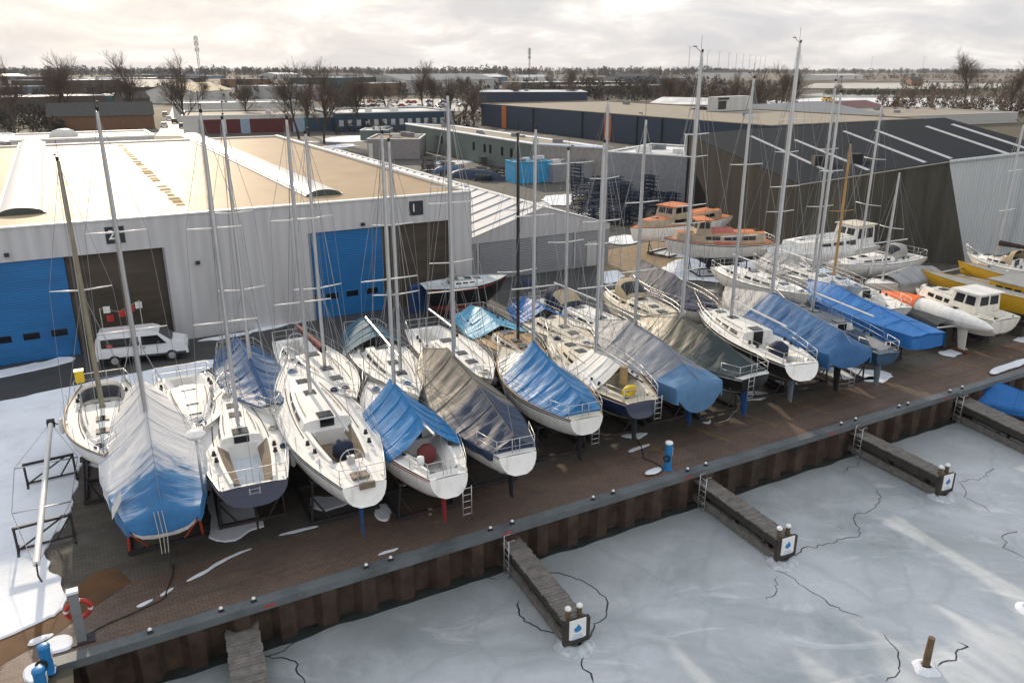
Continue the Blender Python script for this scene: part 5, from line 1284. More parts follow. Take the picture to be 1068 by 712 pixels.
# ------------------------------------------------------------------ hall with the numbered blue doors
STRIP = paint('dull translucent strip', (.34, .36, .38), .6, var=.15)
Cn = G(493, 310); Z1 = zat(Cn.x, Cn.y, 200)
def ud(px, py): return V(px, py, Cn, QA)      # along the front (negative = left of the corner), height
H1 = empty('boat_hall', Cn, QA, 'wide white boat hall with tan roof and blue doors numbered 2 and 1', 'boat hall')
uL = -46; _, w1 = UW(Cn); ub, wb_ = UW(G(290, 142, Z1)); D1 = wb_ - w1
dl0, ztop = ud(66, 268)[0], ud(170, 258)[1]
x_b2r = dl0; x_d2r = ud(170, 258)[0]; x_b1l = ud(322, 245)[0]; x_b1r = ud(398, 236)[0]; x_d1r = ud(470, 229)[0]
mb = MB()
def wallpiece(x0, x1, z0, z1): mb.box(x0, x1, 0, .3, z0, z1)
wallpiece(x_d2r, x_b1l, 0, ztop); wallpiece(x_d1r, 0, 0, ztop); wallpiece(uL, 0, ztop + .001, Z1)
mb.box(-.3, -.001, .301, D1, 0, Z1); mb.box(uL, -.301, D1 - .3, D1, 0, Z1); mb.box(uL, uL + .3, .301, D1 - .301, 0, Z1)
mb.build('wall', PANEL, H1)
mb = MB(); mb.box(uL, .08, -.08, .36, Z1 + .001, Z1 + .09); mb.box(-.36, .08, .361, D1 + .05, Z1 + .001, Z1 + .16); mb.box(uL, -.361, D1 - .3, D1 + .05, Z1 + .001, Z1 + .09); mb.build('parapet_cap', WHITEP, H1)
mb = MB(); mb.quad([(uL + .3, .3, Z1 - .12), (-.3, .3, Z1 - .12), (-.3, D1 - .3, Z1 - .12), (uL + .3, D1 - .3, Z1 - .12)]); H1roof = mb.build('roof', TANROOF, H1)
def door(x0, x1, m, n=0, rec=.18, name='door'):
    mb = MB(); mb.box(x0 + .01, x1 - .01, rec, rec + .1, .02, ztop - .01); o = mb.build(name, m, H1)
    for k in range(n):
        x = x1 - .35 - k * 1.45 - 1.0; wb = MB(); wb.box(x, x + .85, rec - .012, rec - .002, 1.35, 1.75); wb.build('window', GLASSD, o)
    return o
door(uL + 6, x_b2r, BLUEDOOR, 5, .12); door(x_b2r, x_d2r, BROWND, 0, .22); door(x_b1l, x_b1r, BLUEDOOR, 4, .12); door(x_b1r, x_d1r, BROWND, 0, .22)
mb = MB(); mb.box(uL, uL + 5.99, 0, .3, 0, ztop); mb.build('wall', PANEL, H1)
for x in (x_d2r, x_b1l, x_d1r): mb = MB(); mb.box(x - .06, x + .06, -.03, -.002, 0, ztop); mb.build('door_trim', GREYRIB, H1)
def barrel(pf, pb, hw, label_name='barrel_skylight'):
    a = G(*pf, Z1 - .1); b = G(*pb, Z1 - .1); xa = (a - Cn); ya = xa.x * WX + xa.y * WY; xx = xa.x * UX + xa.y * UY; yb = (b - Cn).x * WX + (b - Cn).y * WY
    mb = MB(); hh = .45
    mb.grid([[(xx + hw * cos(q), y, Z1 - .12 + hh * sin(q)) for q in [pi * k / 14 for k in range(15)]] for y in (ya, (ya + yb) / 2, yb)], flip=True)
    o = mb.build('barrel_skylight', paint('opal skylight', (.66, .65, .63), .3, var=.06), H1roof, True, 60)
    for y in (ya - .02,):
        mb = MB(); mb.quad([(xx + hw * 1.02 * cos(q), y, Z1 - .12 + hh * 1.03 * sin(q)) for q in [pi * k / 14 for k in range(15)]]); mb.build('end_louvre', paint('green grey louvre', (.06, .075, .065), .6), o)
    mb = MB()
    for s in (-1, 1): mb.box(xx + s * hw - .12, xx + s * hw + .12, ya, yb, Z1 - .119, Z1 - .01)
    mb.build('kerb_flashing', paint('pale flashing', (.6, .6, .58), .5), o)
barrel((22, 224), (62, 148), 1.28); barrel((338, 204), (222, 141), 1.28)
a = G(197, 222, Z1 - .1) - Cn; xs = a.x * UX + a.y * UY; ys_ = a.x * WX + a.y * WY
rn = random.Random(3); y = ys_
while y < D1 - 2:
    l = rn.uniform(.5, 1.6); w = rn.uniform(.25, .42); mb = MB(); mb.quad([(xs - w, y, Z1 - .112), (xs + w, y, Z1 - .112), (xs + w * .9, y + l, Z1 - .112), (xs - w * .9, y + l, Z1 - .112)], 0); mb.build('roof_patch', WHITEP if rn.random() < .25 else paint('ochre stained gutter', (.26, .17, .04), .95, var=.4, scale=3), H1roof); y += l + rn.uniform(.1, .9)
def text(s, size, parent, loc, rot, mat, name='numeral'):
    cu = bpy.data.curves.new('t', 'FONT'); cu.body = s; cu.size = size; cu.align_x = 'CENTER'; cu.align_y = 'CENTER'; cu.extrude = .004; cu.offset = .012 * size
    ob = bpy.data.objects.new('t', cu); COL.objects.link(ob); dg = bpy.context.evaluated_depsgraph_get(); dg.update()
    me = bpy.data.meshes.new_from_object(ob.evaluated_get(dg)); bpy.data.objects.remove(ob); me.name = name; me.materials.clear(); me.materials.append(mat)
    o = bpy.data.objects.new(name, me); COL.objects.link(o); o.parent = parent; o.location = loc; o.rotation_euler = rot; return o
SIGN = paint('black sign panel', (.02, .025, .035), .5)
for s, px, py in (('2', 120, 245), ('1', 434, 217)):
    d_, z = ud(px, py); mb = MB(); mb.box(d_ - .52, d_ + .52, -.045, -.002, z - .5, z + .5); sg = mb.build('number_sign', SIGN, H1); text(s, .78, sg, (d_ - .2, -.052, z), (pi / 2, 0, 0), WHITEP)
for px, py in ((7, 266), (206, 274), (378, 234)):
    d_, z = ud(px, py); mb = MB(); mb.box(d_ - .12, d_ + .12, -.22, -.002, z - .08, z + .12); mb.build('wall_lamp', STEELD, H1)
# low rear annex
a, b, c = G(10, 148, 7.4), G(162, 142, 7.4), G(150, 132, 7.4)
an = empty('rear_annex', (a.x, a.y, 0), QA, 'low brown roofed annex with white parapet behind the white hall', 'annex')
Lx = (b - a).length; Dx = 15
mb = MB(); mb.box(0, Lx, 3, Dx, 0, 7.2); mb.build('wall', PANEL, an)
mb = MB(); mb.quad([(.3, 3.3, 7.21), (Lx - .3, 3.3, 7.21), (Lx - .3, Dx - .3, 7.21), (.3, Dx - .3, 7.21)]); rf = mb.build('roof', BROWNROOF, an)
mb = MB(); mb.box(-.1, Lx + .1, 2.9, 3.25, 7.2, 7.45); mb.box(-.1, .25, 3.251, Dx, 7.2, 7.45); mb.box(Lx - .25, Lx + .1, 3.251, Dx, 7.2, 7.45); mb.box(-.1, Lx + .1, Dx + .001, Dx + .35, 7.2, 7.45); mb.build('parapet', WHITEP, an)
mb = MB(); mb.grid([[(Lx * .36 + 1.9 * cos(q) * k, Dx * .5 + 1.2 * sin(q) * k, 7.22 + z) for q in [2 * pi * j / 20 for j in range(21)]] for k, z in ((1, 0), (.95, .5), (.7, .95), (.35, 1.15), (0, 1.2))]); mb.build('dome_light', SKYL, rf, True)

# ------------------------------------------------------------------ low white roofed hall beside it
R2 = G(634, 275); ze = zat(R2.x, R2.y, 233); d_ap, z_ap = V(566, 216, R2, QA)
H2 = empty('gabled_hall', R2, QA, 'low grey gabled hall with a white corrugated roof right of the white hall', 'gabled hall')
xl = 2 * d_ap; D2 = D1 * .97
mb = MB(); zp = ze - .45
mb.quad([(xl, 0, 0), (0, 0, 0), (0, 0, zp), (xl, 0, zp)]); mb.quad([(0, 0, 0), (0, D2, 0), (0, D2, ze - .02), (0, 0, ze - .02)]); mb.quad([(xl, D2, 0), (xl, 0, 0), (xl, 0, ze - .02), (xl, D2, ze - .02)]); mb.quad([(0, D2, 0), (xl, D2, 0), (xl, D2, ze), (d_ap, D2, z_ap - .02), (0, D2, ze)])
mb.build('wall', GREYRIB, H2)
mb = MB()
mb.quad([(xl, -.06, zp), (0, -.06, zp), (0, -.06, ze), (d_ap, -.06, z_ap), (xl, -.06, ze)]); mb.quad([(xl, -.06, zp), (xl, 0, zp), (0, 0, zp), (0, -.06, zp)]); mb.build('gable', GREYPAN, H2)
mb = MB(); mb.quad([(xl - .2, -.15, ze - .02), (d_ap, -.15, z_ap + .03), (d_ap, D2, z_ap + .03), (xl - .2, D2, ze - .02)][::-1]); mb.quad([(d_ap, -.15, z_ap + .03), (.25, -.15, ze - .03), (.25, D2, ze - .03), (d_ap, D2, z_ap + .03)][::-1]); rf = mb.build('roof', WHITEROOF, H2)
mb = MB()
k = 0
for i in range(26):
    y = 1 + i * D2 / 26
    mb.tube([(xl - .15, y, ze + .02), (d_ap, y, z_ap + .07)], .055, 4)
mb.build('seam', paint('grey roof seam', (.3, .3, .31), .6), rf)  # seams in a darker grey than the white sheeting
mb = MB(); mb.tube([(d_ap, -.15, z_ap + .05), (d_ap, D2, z_ap + .05)], .12, 6); mb.build('ridge_cap', WHITEP, rf)
for px0, px1 in ((500, 536), (560, 596), (612, 622)):
    x0 = V(px0, 260, R2, QA)[0]; x1 = V(px1, 260, R2, QA)[0]
    mb = MB(); mb.box(x0, x1, -.05, -.003, .02, zp - .12 if px0 < 610 else 2.2); mb.build('door', GREYRIB if px0 < 610 else GREYPAN, H2)
mb = MB()
for px in (498, 540, 557, 599): x = V(px, 260, R2, QA)[0]; mb.box(x - .08, x + .08, -.07, -.055, 0, zp)
mb.build('corner_trim', GREYPAN, H2)

# ------------------------------------------------------------------ dark hall on the right
A = G(824, 268); C = G(1007, 276); Bq = G(712, 212)
zA = zat(A.x, A.y, 193); angAC = atan2(C.y - A.y, C.x - A.x); dC, zC = V(990, 169, A, angAC); zB = zat(Bq.x, Bq.y, 141)
At = Vector((A.x, A.y, zA)); Ct = Vector((A.x + cos(angAC) * dC, A.y + sin(angAC) * dC, zC)); Bt = Vector((Bq.x, Bq.y, zB))
nP = (Ct - At).cross(Bt - At).normalized()
def onroof(px, py, up=0):
    d = Vector(ray(px, py)); o = Vector((0, 0, CH)); t = (At - o).dot(nP) / d.dot(nP); return o + d * t + (nP if nP.z > 0 else -nP) * up
DH = empty('dark_hall', A, 0, 'large weathered dark corrugated hall with skylight strips and a pale slanted end wall', 'boat hall')
Rt = onroof(1100, 156.5)
def loc(p): return p - A
rim = [At, Ct, Rt, onroof(1100, 162) if False else onroof(1085, 152), onroof(985, 124), onroof(845, 132), onroof(793, 135), Bt]
mb = MB(); k = len(rim); upn = (nP if nP.z > 0 else -nP)
top = [loc(p + upn * .12) for p in rim]; bot = [loc(p) for p in rim]
mb.quad(top); mb.quad(bot[::-1])
for i in range(k): j = (i + 1) % k; mb.quad([bot[i], bot[j], top[j], top[i]])
rf = mb.build('roof', DARKROOF, DH)
for (a0, a1), (b0, b1) in (((783, 143), (868, 182)), ((829, 147), (906, 179)), ((880, 138), (965, 171)), ((913, 137), (992, 167)), ((966, 133), (1051, 162)), ((993, 131), (1072, 157))):
    p, q = loc(onroof(a0, a1, .14)), loc(onroof(b0, b1, .14)); d = (q - p).normalized(); s = d.cross(upn) * .17
    mb = MB(); mb.quad([p - s, q - s, q + s, p + s]); o_ = mb.build('skylight_strip', STRIP, rf)
    if o_.data.polygons[0].normal.z < 0: o_.data.flip_normals()
for px, py in ((853, 173), (891, 171)):
    p = loc(onroof(px, py)); mb = MB(); mb.box(p.x - .5, p.x + .5, p.y - .5, p.y + .5, p.z - .1, p.z + .95); mb.build('roof_vent', RUBBER, rf)
def wallq(a, b, m, a_b=None, b_b=None, name='wall'):
    mb = MB(); a0 = a_b or Vector((a.x, a.y, 0)); b0 = b_b or Vector((b.x, b.y, 0))
    L_ = (b0 - a0).length; e = MB()
    # local frame with x along the wall so the corrugation follows it
    ang = atan2(b0.y - a0.y, b0.x - a0.x)
    def lc(p): q = p - a0; return (q.x * cos(ang) + q.y * sin(ang), -q.x * sin(ang) + q.y * cos(ang), p.z)
    e.quad([lc(a0), lc(b0), lc(b), lc(a)]); o = e.build(name, m, DH, loc=loc(a0), rz=ang); return o
wallq(At, Ct, DARKCORR, None, C, 'front_wall'); wallq(Bt, At, ribbed('shade toned corrugated steel', (.048, .045, .040), 2.2, 0, .85, strength=.9, var=.45, dirt=(.05, .042, .032), contrast=.5, spec=.1), name='end_wall')  # end wall's shade is put into its darker steel colour
angR = atan2(Rt.y - Ct.y, Rt.x - Ct.x); Rb = C + Vector((cos(angR), sin(angR), 0)) * (Rt - Ct).length
wallq(Ct, Rt, LIGHTCORR, C, Rb, 'pale_wall')
for i in range(2, k - 1): wallq(rim[i], rim[i + 1], DARKCORR, name='rear_wall')
mb = MB(); a_, b_ = loc(At), loc(Ct); mb.tube([a_ + Vector((0, -.1, .02)), b_ + Vector((0, -.1, .02))], .07, 6); mb.build('gutter', paint('pale gutter', (.3, .29, .25), .6), DH)
c_ = loc(Rt); mb = MB(); mb.tube([b_ + Vector((0, -.08, .03)), c_ + Vector((0, -.08, .03))], .16, 6); mb.build('eave_trim', LIGHTCORR, DH)
mb = MB(); mb.tube([loc(Bt), loc(Vector((Bq.x, Bq.y, 0)))], .3, 6); mb.build('corner_post', LIGHTCORR, DH)

# ------------------------------------------------------------------ industrial estate behind
def block(label, pts, ytop, wall, roof, cat='warehouse', parapet=.35, name='warehouse', windows=None, wm=None, panels=None, ridge=0, h=None, snowcap=False, trim=None):
    """footprint from surveyed base corners: left, right (front) and a depth in metres; ytop = picture height of the front left eave"""
    (x0, y0), (x1, y1), dep = pts
    a, b = G(x0, y0), G(x1, y1); d = b - a; L = d.length; ang = atan2(d.y, d.x)
    H = h or max(2.5, zat(a.x, a.y, ytop))
    r = empty(name, (a.x, a.y, 0), ang, label, cat)
    mb = MB()
    mb.quad([(0, 0, 0), (L, 0, 0), (L, 0, H), (0, 0, H)]); mb.quad([(L, 0, 0), (L, dep, 0), (L, dep, H), (L, 0, H)]); mb.quad([(L, dep, 0), (0, dep, 0), (0, dep, H), (L, dep, H)]); mb.quad([(0, dep, 0), (0, 0, 0), (0, 0, H), (0, dep, H)])
    if ridge:
        mb.quad([(0, dep, H), (0, 0, H), (0, dep / 2, H + ridge)]); mb.quad([(L, 0, H), (L, dep, H), (L, dep / 2, H + ridge)])
    w = mb.build('wall', wall, r)
    mb = MB()
    if ridge:
        o = .3; mb.quad([(-o, -o, H - .05), (L + o, -o, H - .05), (L + o, dep / 2, H + ridge + .06), (-o, dep / 2, H + ridge + .06)]); mb.quad([(-o, dep / 2, H + ridge + .06), (L + o, dep / 2, H + ridge + .06), (L + o, dep + o, H - .05), (-o, dep + o, H - .05)])
    else: mb.quad([(0.01, 0.01, H - parapet * .6), (L - .01, 0.01, H - parapet * .6), (L - .01, dep - .01, H - parapet * .6), (.01, dep - .01, H - parapet * .6)])
    rf = mb.build('roof', roof, r)
    if not ridge:
        mb = MB(); t = .22; k = .08
        mb.box(-k, L + k, -k, t, H - parapet * .25, H + .08); mb.box(-k, L + k, dep - t, dep + k, H - parapet * .25, H + .08); mb.box(-k, t, t + .001, dep - t - .001, H - parapet * .25, H + .08); mb.box(L - t, L + k, t + .001, dep - t - .001, H - parapet * .25, H + .08)
        mb.build('parapet', trim or (SNOW if snowcap else WHITEP), r)
        rn = random.Random(int(x0 * 3 + y0))
        for q in range(rn.randint(2, 5)):
            x = rn.uniform(.1, .85) * L; y = rn.uniform(.2, .8) * dep; ub = MB(); s = rn.uniform(.5, 1.3); ub.box(x, x + s * 1.6, y, y + s, H - parapet * .6, H + s * .55); ub.build('roof_unit', GREYROOF if q % 2 else SKYL, rf)
    if windows:
        n, z0, z1, cov = windows
        for q in range(n):
            x = L * (q + .5) / n; ww = L / n * cov / 2; wb = MB(); wb.quad([(x - ww, -.03, H * z0), (x + ww, -.03, H * z0), (x + ww, -.03, H * z1), (x - ww, -.03, H * z1)]); wb.build('window', wm or GLASSD, w)
    if panels:
        for e0, e1, m in panels:
            wb = MB(); wb.box(L * e0, L * e1, -.12, -.02, .1, H * .78); wb.build('cladding_panel', m, w)
    return r, L, H, dep
GW = paint('pale grey wall', (.45, .45, .44), .7, var=.1); WW = paint('off white wall', (.62, .61, .58), .7, var=.1); DB = paint('dark brown wall', (.085, .07, .058), .8); TEALW = paint('dark teal wall', (.05, .10, .10), .7); BGW = paint('blue grey wall', (.13, .17, .22), .7)
SNOWR = paint('snow dusted roof', (.66, .66, .66), .7, var=.35, scale=.15); TILE = paint('dark roof tiles', (.055, .05, .048), .7, var=.3); DRED = paint('dark red panel', (.11, .02, .02), .6); DBLU = paint('petrol blue panel', (.02, .05, .085), .6); PBLU = paint('pale blue panel', (.3, .4, .5), .6); TEALP = paint('teal panel', (.04, .13, .14), .6); ORP = paint('orange panel', (.45, .13, .03), .6); CYANP = paint('cyan panel', (.02, .32, .62), .5)

# green grey block: front runs away to the left, pale end faces the racks
N_c, Lc_, Rc_ = G(556, 182), G(424, 153), G(632, 188)
gb = empty('warehouse', N_c, 0, 'grey green flat roofed warehouse with a tan roof and slit windows behind the gabled hall', 'warehouse'); Hg = zat(N_c.x, N_c.y, 150)
F4 = Lc_ + Rc_ - N_c; q = [Lc_ - N_c, Vector((0, 0, 0)), Rc_ - N_c, F4 - N_c]; up = Vector((0, 0, Hg))
def wq(par, a, b, H, m, name='wall', z0=0):
    ang = atan2(b.y - a.y, b.x - a.x); L = (b - a).length; e = MB(); e.quad([(0, 0, z0), (L, 0, z0), (L, 0, H), (0, 0, H)]); return e.build(name, m, par, loc=(a.x, a.y, 0), rz=ang), L
fw, Lf_ = wq(gb, q[0], q[1], Hg, GREENCLAD, 'front_wall'); wq(gb, q[1], q[2], Hg, paint('stained pale concrete wall', (.30, .28, .26), .8, var=.25, dirt=(.2, .18, .16)), 'end_wall'); wq(gb, q[2], q[3], Hg, GREENCLAD, 'rear_wall'); wq(gb, q[3], q[0], Hg, GREENCLAD, 'rear_wall')
mb = MB(); mb.quad([p + up * .985 for p in q]); rf = mb.build('roof', GRAVELROOF, gb)
mb = MB()
for i in range(4): mb.tube([q[i] + up, q[(i + 1) % 4] + up], .22, 4)
mb.build('parapet', SNOW, gb)
for e in (.30, .34, .60, .68, .72, .80, .86): wb = MB(); wb.quad([(Lf_ * e, -.03, Hg * .42), (Lf_ * e + .9, -.03, Hg * .42), (Lf_ * e + .9, -.03, Hg * .72), (Lf_ * e, -.03, Hg * .72)]); wb.build('window', GLASSD, fw)
rn = random.Random(5)
for k in range(6): 
    p = q[0].lerp(q[1], rn.uniform(.1, .9)) + (q[2] - q[1]) * rn.uniform(.2, .8); ub = MB(); s = rn.uniform(.4, .9); ub.box(p.x, p.x + s * 2, p.y, p.y + s, Hg * .985, Hg + s * .6); ub.build('roof_unit', GREYROOF, rf)

r, L, H, dp = block('long dark blue warehouse with orange stripes and a broad tan roof', ((502, 131), (800, 168), 46), 108, BLUECLAD, GRAVELROOF, panels=None, trim=paint('tan fascia', (.40, .33, .24), .7))
for px in (526, 634):
    a = G(502, 131); b = G(800, 168); ang = atan2(b.y - a.y, b.x - a.x); x = V(px, 135, a, ang)[0]; mb = MB(); mb.box(x - 1.3, x + 1.3, -.16, -.01, .1, H - .3); mb.build('orange_stripe', ORP, r)
for px in (556, 607, 664, 690):
    x = V(px, 140, a, ang)[0]; mb = MB(); mb.box(x - .25, x + .25, -.2, -.01, .1, H - .2); mb.build('downpipe', RUBBER, r)
# plant on the roof of the blue warehouse
a = G(748, 117, H * .97); b = G(782, 115, H * .97); d = b - a
t = empty('plant_container', a, atan2(d.y, d.x), 'white ribbed plant container standing on the blue warehouse roof', 'container')
mb = MB(); mb.box(0, d.length, 0, 3, .1, 3.6); mb.build('body', ribbed('white ribbed container', (.6, .6, .58), 1.2, 0, .5, strength=.6, contrast=.2), t)
mb = MB(); mb.box(-.1, d.length * .3, -.3, -.01, 2.9, 3.4); mb.box(.2, d.length * .25, -.05, -.01, .6, 2.6); mb.build('louvre', STEELD, t)
mb = MB(); mb.box(-.2, d.length + .2, -.2, 3.2, 0, .099); mb.build('plinth', STEELD, t)
block('grey windowless block beside the steel racks', ((632, 205), (716, 213), 14), 158, paint('mid grey sheet wall', (.24, .245, .26), .6), SNOWR)
block('bright cyan shipping box in front of the pale end wall', ((537, 192), (574, 190), 4), 170, CYANP, paint('cyan roof', (.05, .3, .5), .5), 'container', .1, 'shipping_container', trim=paint('cyan roof', (.05, .3, .5), .5))
block('leaning grey panel shed right of the cyan box', ((577, 191), (618, 187), 5), 172, GREYRIB, GREYROOF, 'shed', .2, 'shed')
block('small grey flat block with a red door behind the white roof', ((384, 166), (438, 166), 12), 145, paint('mauve grey wall', (.26, .24, .24), .7), BROWNROOF, 'workshop', .3, 'workshop', panels=((.02, .10, WW),))
block('low green shed left of the grey green warehouse', ((376, 147), (405, 147), 8), 136, GREENCLAD, SNOWR, 'shed', .3, 'shed')
# shops and offices, left half
block('long low shop terrace with red, white and teal panels', ((192, 141), (352, 137), 30), 121, WW, GRAVELROOF, 'shop terrace', .8, 'shop_terrace', panels=((.10, .24, DRED), (.24, .27, WW), (.27, .36, DRED), (.36, .42, PBLU), (.42, .70, DRED), (.70, .78, PBLU), (.78, .80, TEALP), (.80, .99, DBLU)))
block('white upper storey block behind the coloured shop terrace', ((182, 127), (330, 124), 22), 108, WW, SNOWR, 'offices', .6, 'office_block', snowcap=True)
block('petrol blue showroom with a pale flat roof and square windows', ((352, 138), (474, 134), 28), 118, DBLU, SNOWR, 'showroom', .7, 'showroom', windows=(14, .3, .62, .5), wm=GW)
block('brown tiled office with white skylights left of the street', ((52, 137), (162, 134), 12), 122, BRICK, TILE, 'office', .3, 'office', ridge=3.4)
block('dark gabled house behind the tiled office', ((130, 117), (158, 116), 10), 103, DB, TILE, 'house', .3, 'house', ridge=2.6, windows=(3, .35, .7, .4), wm=GW)
block('green trailer building among bare trees at the left', ((110, 114), (131, 113), 8), 100, TEALW, SNOWR, 'site building', .3, 'site_building')
block('long low building with a white roof band at the far left', ((0, 118), (112, 114), 30), 102, DB, SNOWR, snowcap=True)
block('blue grey warehouse at the far left', ((-10, 103), (52, 101), 30), 91, BGW, SNOWR, snowcap=True)
block('wide dark brown warehouse behind the bare trees at the left', ((62, 100), (146, 97), 40), 84, DB, SNOWR, snowcap=True)
block('wide grey tiled warehouse left of the lattice mast', ((140, 103), (212, 101), 30), 91, DB, GREYROOF, ridge=4)
block('white gabled workshop with a tan roof below the lattice mast', ((204, 108), (244, 104), 26), 96, WW, paint('tan sheet roof', (.42, .34, .22), .6), 'workshop', .3, 'workshop', ridge=4)
block('pale grey box warehouse right of the lattice mast', ((284, 106), (338, 104), 30), 90, GW, SNOWR)
block('dark warehouse with a white roof edge near the horizon at left', ((100, 92), (212, 90), 60), 82, DB, SNOWR, snowcap=True)
block('teal warehouse with a white roof edge', ((352, 99), (396, 97), 40), 81, TEALW, SNOWR, snowcap=True)
block('brown brick block beside the teal warehouse', ((396, 100), (424, 98), 20), 87, BRICK, SNOWR, 'factory', .4, 'factory')
block('grey roofed warehouse in the centre distance', ((424, 98), (520, 95), 50), 84, GW, GREYROOF, ridge=4)
block('dark blue grey warehouse with snow on its roof behind the orange striped one', ((500, 112), (612, 112), 40), 96, BLUECLAD, SNOWR, snowcap=True)
block('long dark warehouse on the middle horizon', ((545, 95), (652, 94), 50), 86, DB, SNOWR)
block('low brown warehouse right of the middle horizon mast', ((600, 99), (700, 97), 40), 90, DB, GRAVELROOF)
block('pale warehouse with striped translucent roof behind the blue one', ((676, 118), (745, 120), 30), 108, BGW, SNOWR, ridge=2)
rn = random.Random(41)
ORD = 'first second third fourth fifth sixth seventh eighth ninth tenth eleventh twelfth thirteenth fourteenth fifteenth sixteenth seventeenth eighteenth nineteenth twentieth'.split()
for k in range(20):
    x = 4 + k * 36 + rn.uniform(-8, 8); yb = rn.uniform(81.5, 92); wd_ = rn.uniform(22, 52); q = rn.randrange(5)
    r_ = block('distant low %s building, %s from the left in the band below the horizon woods' % (('grey', 'dark brown', 'pale', 'blue grey', 'brick')[q], ORD[k]), ((x, yb), (x + wd_, yb - .6), rn.uniform(15, 40)), yb, (GW, DB, WW, BGW, BRICK)[q], rn.choice((SNOWR, SNOWR, GREYROOF, TILE)), 'industrial building', .4, 'industrial_building', ridge=rn.choice((0, 0, 3)), h=rn.uniform(5, 9), snowcap=True)[0]
    r_['group'] = 'low buildings below the horizon woods'
# right half
block('grey gabled shed behind the dark hall, left one', ((790, 145), (846, 140), 34), 127, DARKCORR, GREYROOF, 'shed', .3, 'shed', ridge=3)
block('grey gabled shed behind the dark hall, right one', ((846, 140), (920, 134), 40), 124, DARKCORR, GREYROOF, 'shed', .3, 'shed', ridge=3)
block('low maroon roofed hall behind the dark hall', ((852, 125), (925, 122), 20), 114, DB, DRED, 'hall', .3, 'hall', ridge=2)
block('broad flat beige roofed hall behind the dark hall', ((912, 134), (1060, 128), 40), 122, GW, GRAVELROOF, 'hall', .3, 'hall')
block('small white farm building near the horizon at right', ((735, 82), (790, 81), 20), 76, WW, TILE, 'farm', .3, 'farm_building', ridge=4)
block('reddish farm house on the field at the right', ((950, 90), (962, 90), 12), 84, BRICK, TILE, 'house', .3, 'house', ridge=3)
block('distant white greenhouse right of the wind turbines', ((852, 84), (900, 83), 40), 79, WW, GW, 'greenhouse', .3, 'greenhouse', ridge=2)

# snowy meadow, fields and dyke on the right
sheet('snow_field', [G(x, y) for x, y in ((800, 112), (1000, 114), (1120, 118), (1120, 109), (1010, 103), (860, 102), (800, 105))], .06, paint('grazed snow', (.74, .76, .79), .8, var=.2, scale=.08, dirt=(.3, .27, .2), dscale=.12))
sheet('pale_field', [G(x, y) for x, y in ((835, 92), (960, 93), (1120, 91), (1120, 88), (960, 86.5), (850, 87))], .08, paint('frosted field', (.46, .44, .40), .9, var=.25, scale=.02))
sheet('stubble_field', [G(x, y) for x, y in ((720, 84), (960, 83.5), (1200, 84), (1200, 78.5), (960, 78.5), (740, 79))], .1, paint('brown stubble', (.17, .13, .09), .95, var=.3, scale=.01))
sheet('street', [G(x, y) for x, y in ((162, 142), (204, 142), (192, 122), (186, 112), (180, 112), (176, 122))], .03, paint('slushy street', (.30, .26, .21), .7, var=.3, scale=.3))
sheet('car_park', [G(x, y) for x, y in ((352, 118), (500, 116), (480, 103), (365, 104))], .03, paint('trodden snow', (.5, .48, .45), .8, var=.4, scale=.2))
for q in (((330, 150), (420, 146), (416, 141), (345, 142)), ((345, 155), (372, 153), (368, 150), (350, 151)), ((560, 205), (610, 202), (612, 212), (575, 216)), ((600, 222), (640, 214), (642, 220), (615, 228)), ((0, 150), (40, 146), (20, 138), (-20, 140))):
    snow(q, .03, .05, .4)

# cars on the street and in the car park
def car(p, rz, m, label, group):
    r = empty('parked_car', p, rz, label, 'car', group); L, W, = 4.3, .86
    prof = [(0, .3), (0, .85), (.35, .95), (.75, 1.42), (2.2, 1.45), (3.0, .98), (4.1, .82), (4.3, .6), (4.3, .3)]
    sd = lambda s: [(x, s * (W if z < .96 else W - (z - .9) * .3), z) for x, z in prof]
    a, b = sd(-1), sd(1); mb = MB(); mb.quad(a); mb.quad(b[::-1])
    for i in range(len(prof)): j = (i + 1) % len(prof); mb.quad([a[j], a[i], b[i], b[j]])
    bd = mb.build('body', m, r)
    for s in (-1, 1):
        wb = MB(); y = lambda z: s * (W - (z - .9) * .3 + .012); wb.quad([(.62, y(1.0), 1.0), (2.75, y(1.0), 1.0), (2.2, y(1.36), 1.36), (.85, y(1.36), 1.36)]); wb.build('window', GLASSD, bd)
    wb = MB(); wb.quad([(2.98 + .01, -.72, 1.03), (2.98 + .01, .72, 1.03), (2.3 + .02, .64, 1.42), (2.3 + .02, -.64, 1.42)]); wb.build('windscreen', GLASSD, bd)
    wb = MB(); wb.quad([(.40 - .02, -.72, 1.0), (.74 - .02, -.66, 1.39), (.74 - .02, .66, 1.39), (.40 - .02, .72, 1.0)]); wb.build('rear_window', GLASSD, bd)
    for x in (.8, 3.45):
        for s in (-1, 1): wb = MB(); wb.tube([(x, s * .68, .31), (x, s * .88, .31)], .31, 12); wb.build('wheel', RUBBER, r)
    return r
cm = [CWHITE, CGREY, CBLACK, CRED, CBLUE]; cn = ['white', 'silver', 'black', 'red', 'blue']
rn = random.Random(11); protos = {}
spots = [((172, 121), 1.9, 1), ((176, 126), 1.9, 0), ((182, 129), 1.9, 2), ((187, 123), 1.9, 1), ((190, 134), 1.9, 4), ((171, 133), 1.9, 0)]
for k, ((x, y), a, c) in enumerate(spots): car(G(x, y, .03), a, cm[c], ['silver car furthest up the street', 'white car further up the street', 'black car in mid street', 'silver car on the right of the street', 'blue car nearest on the right kerb', 'white car nearest on the left kerb'][k], 'cars on the slushy street')
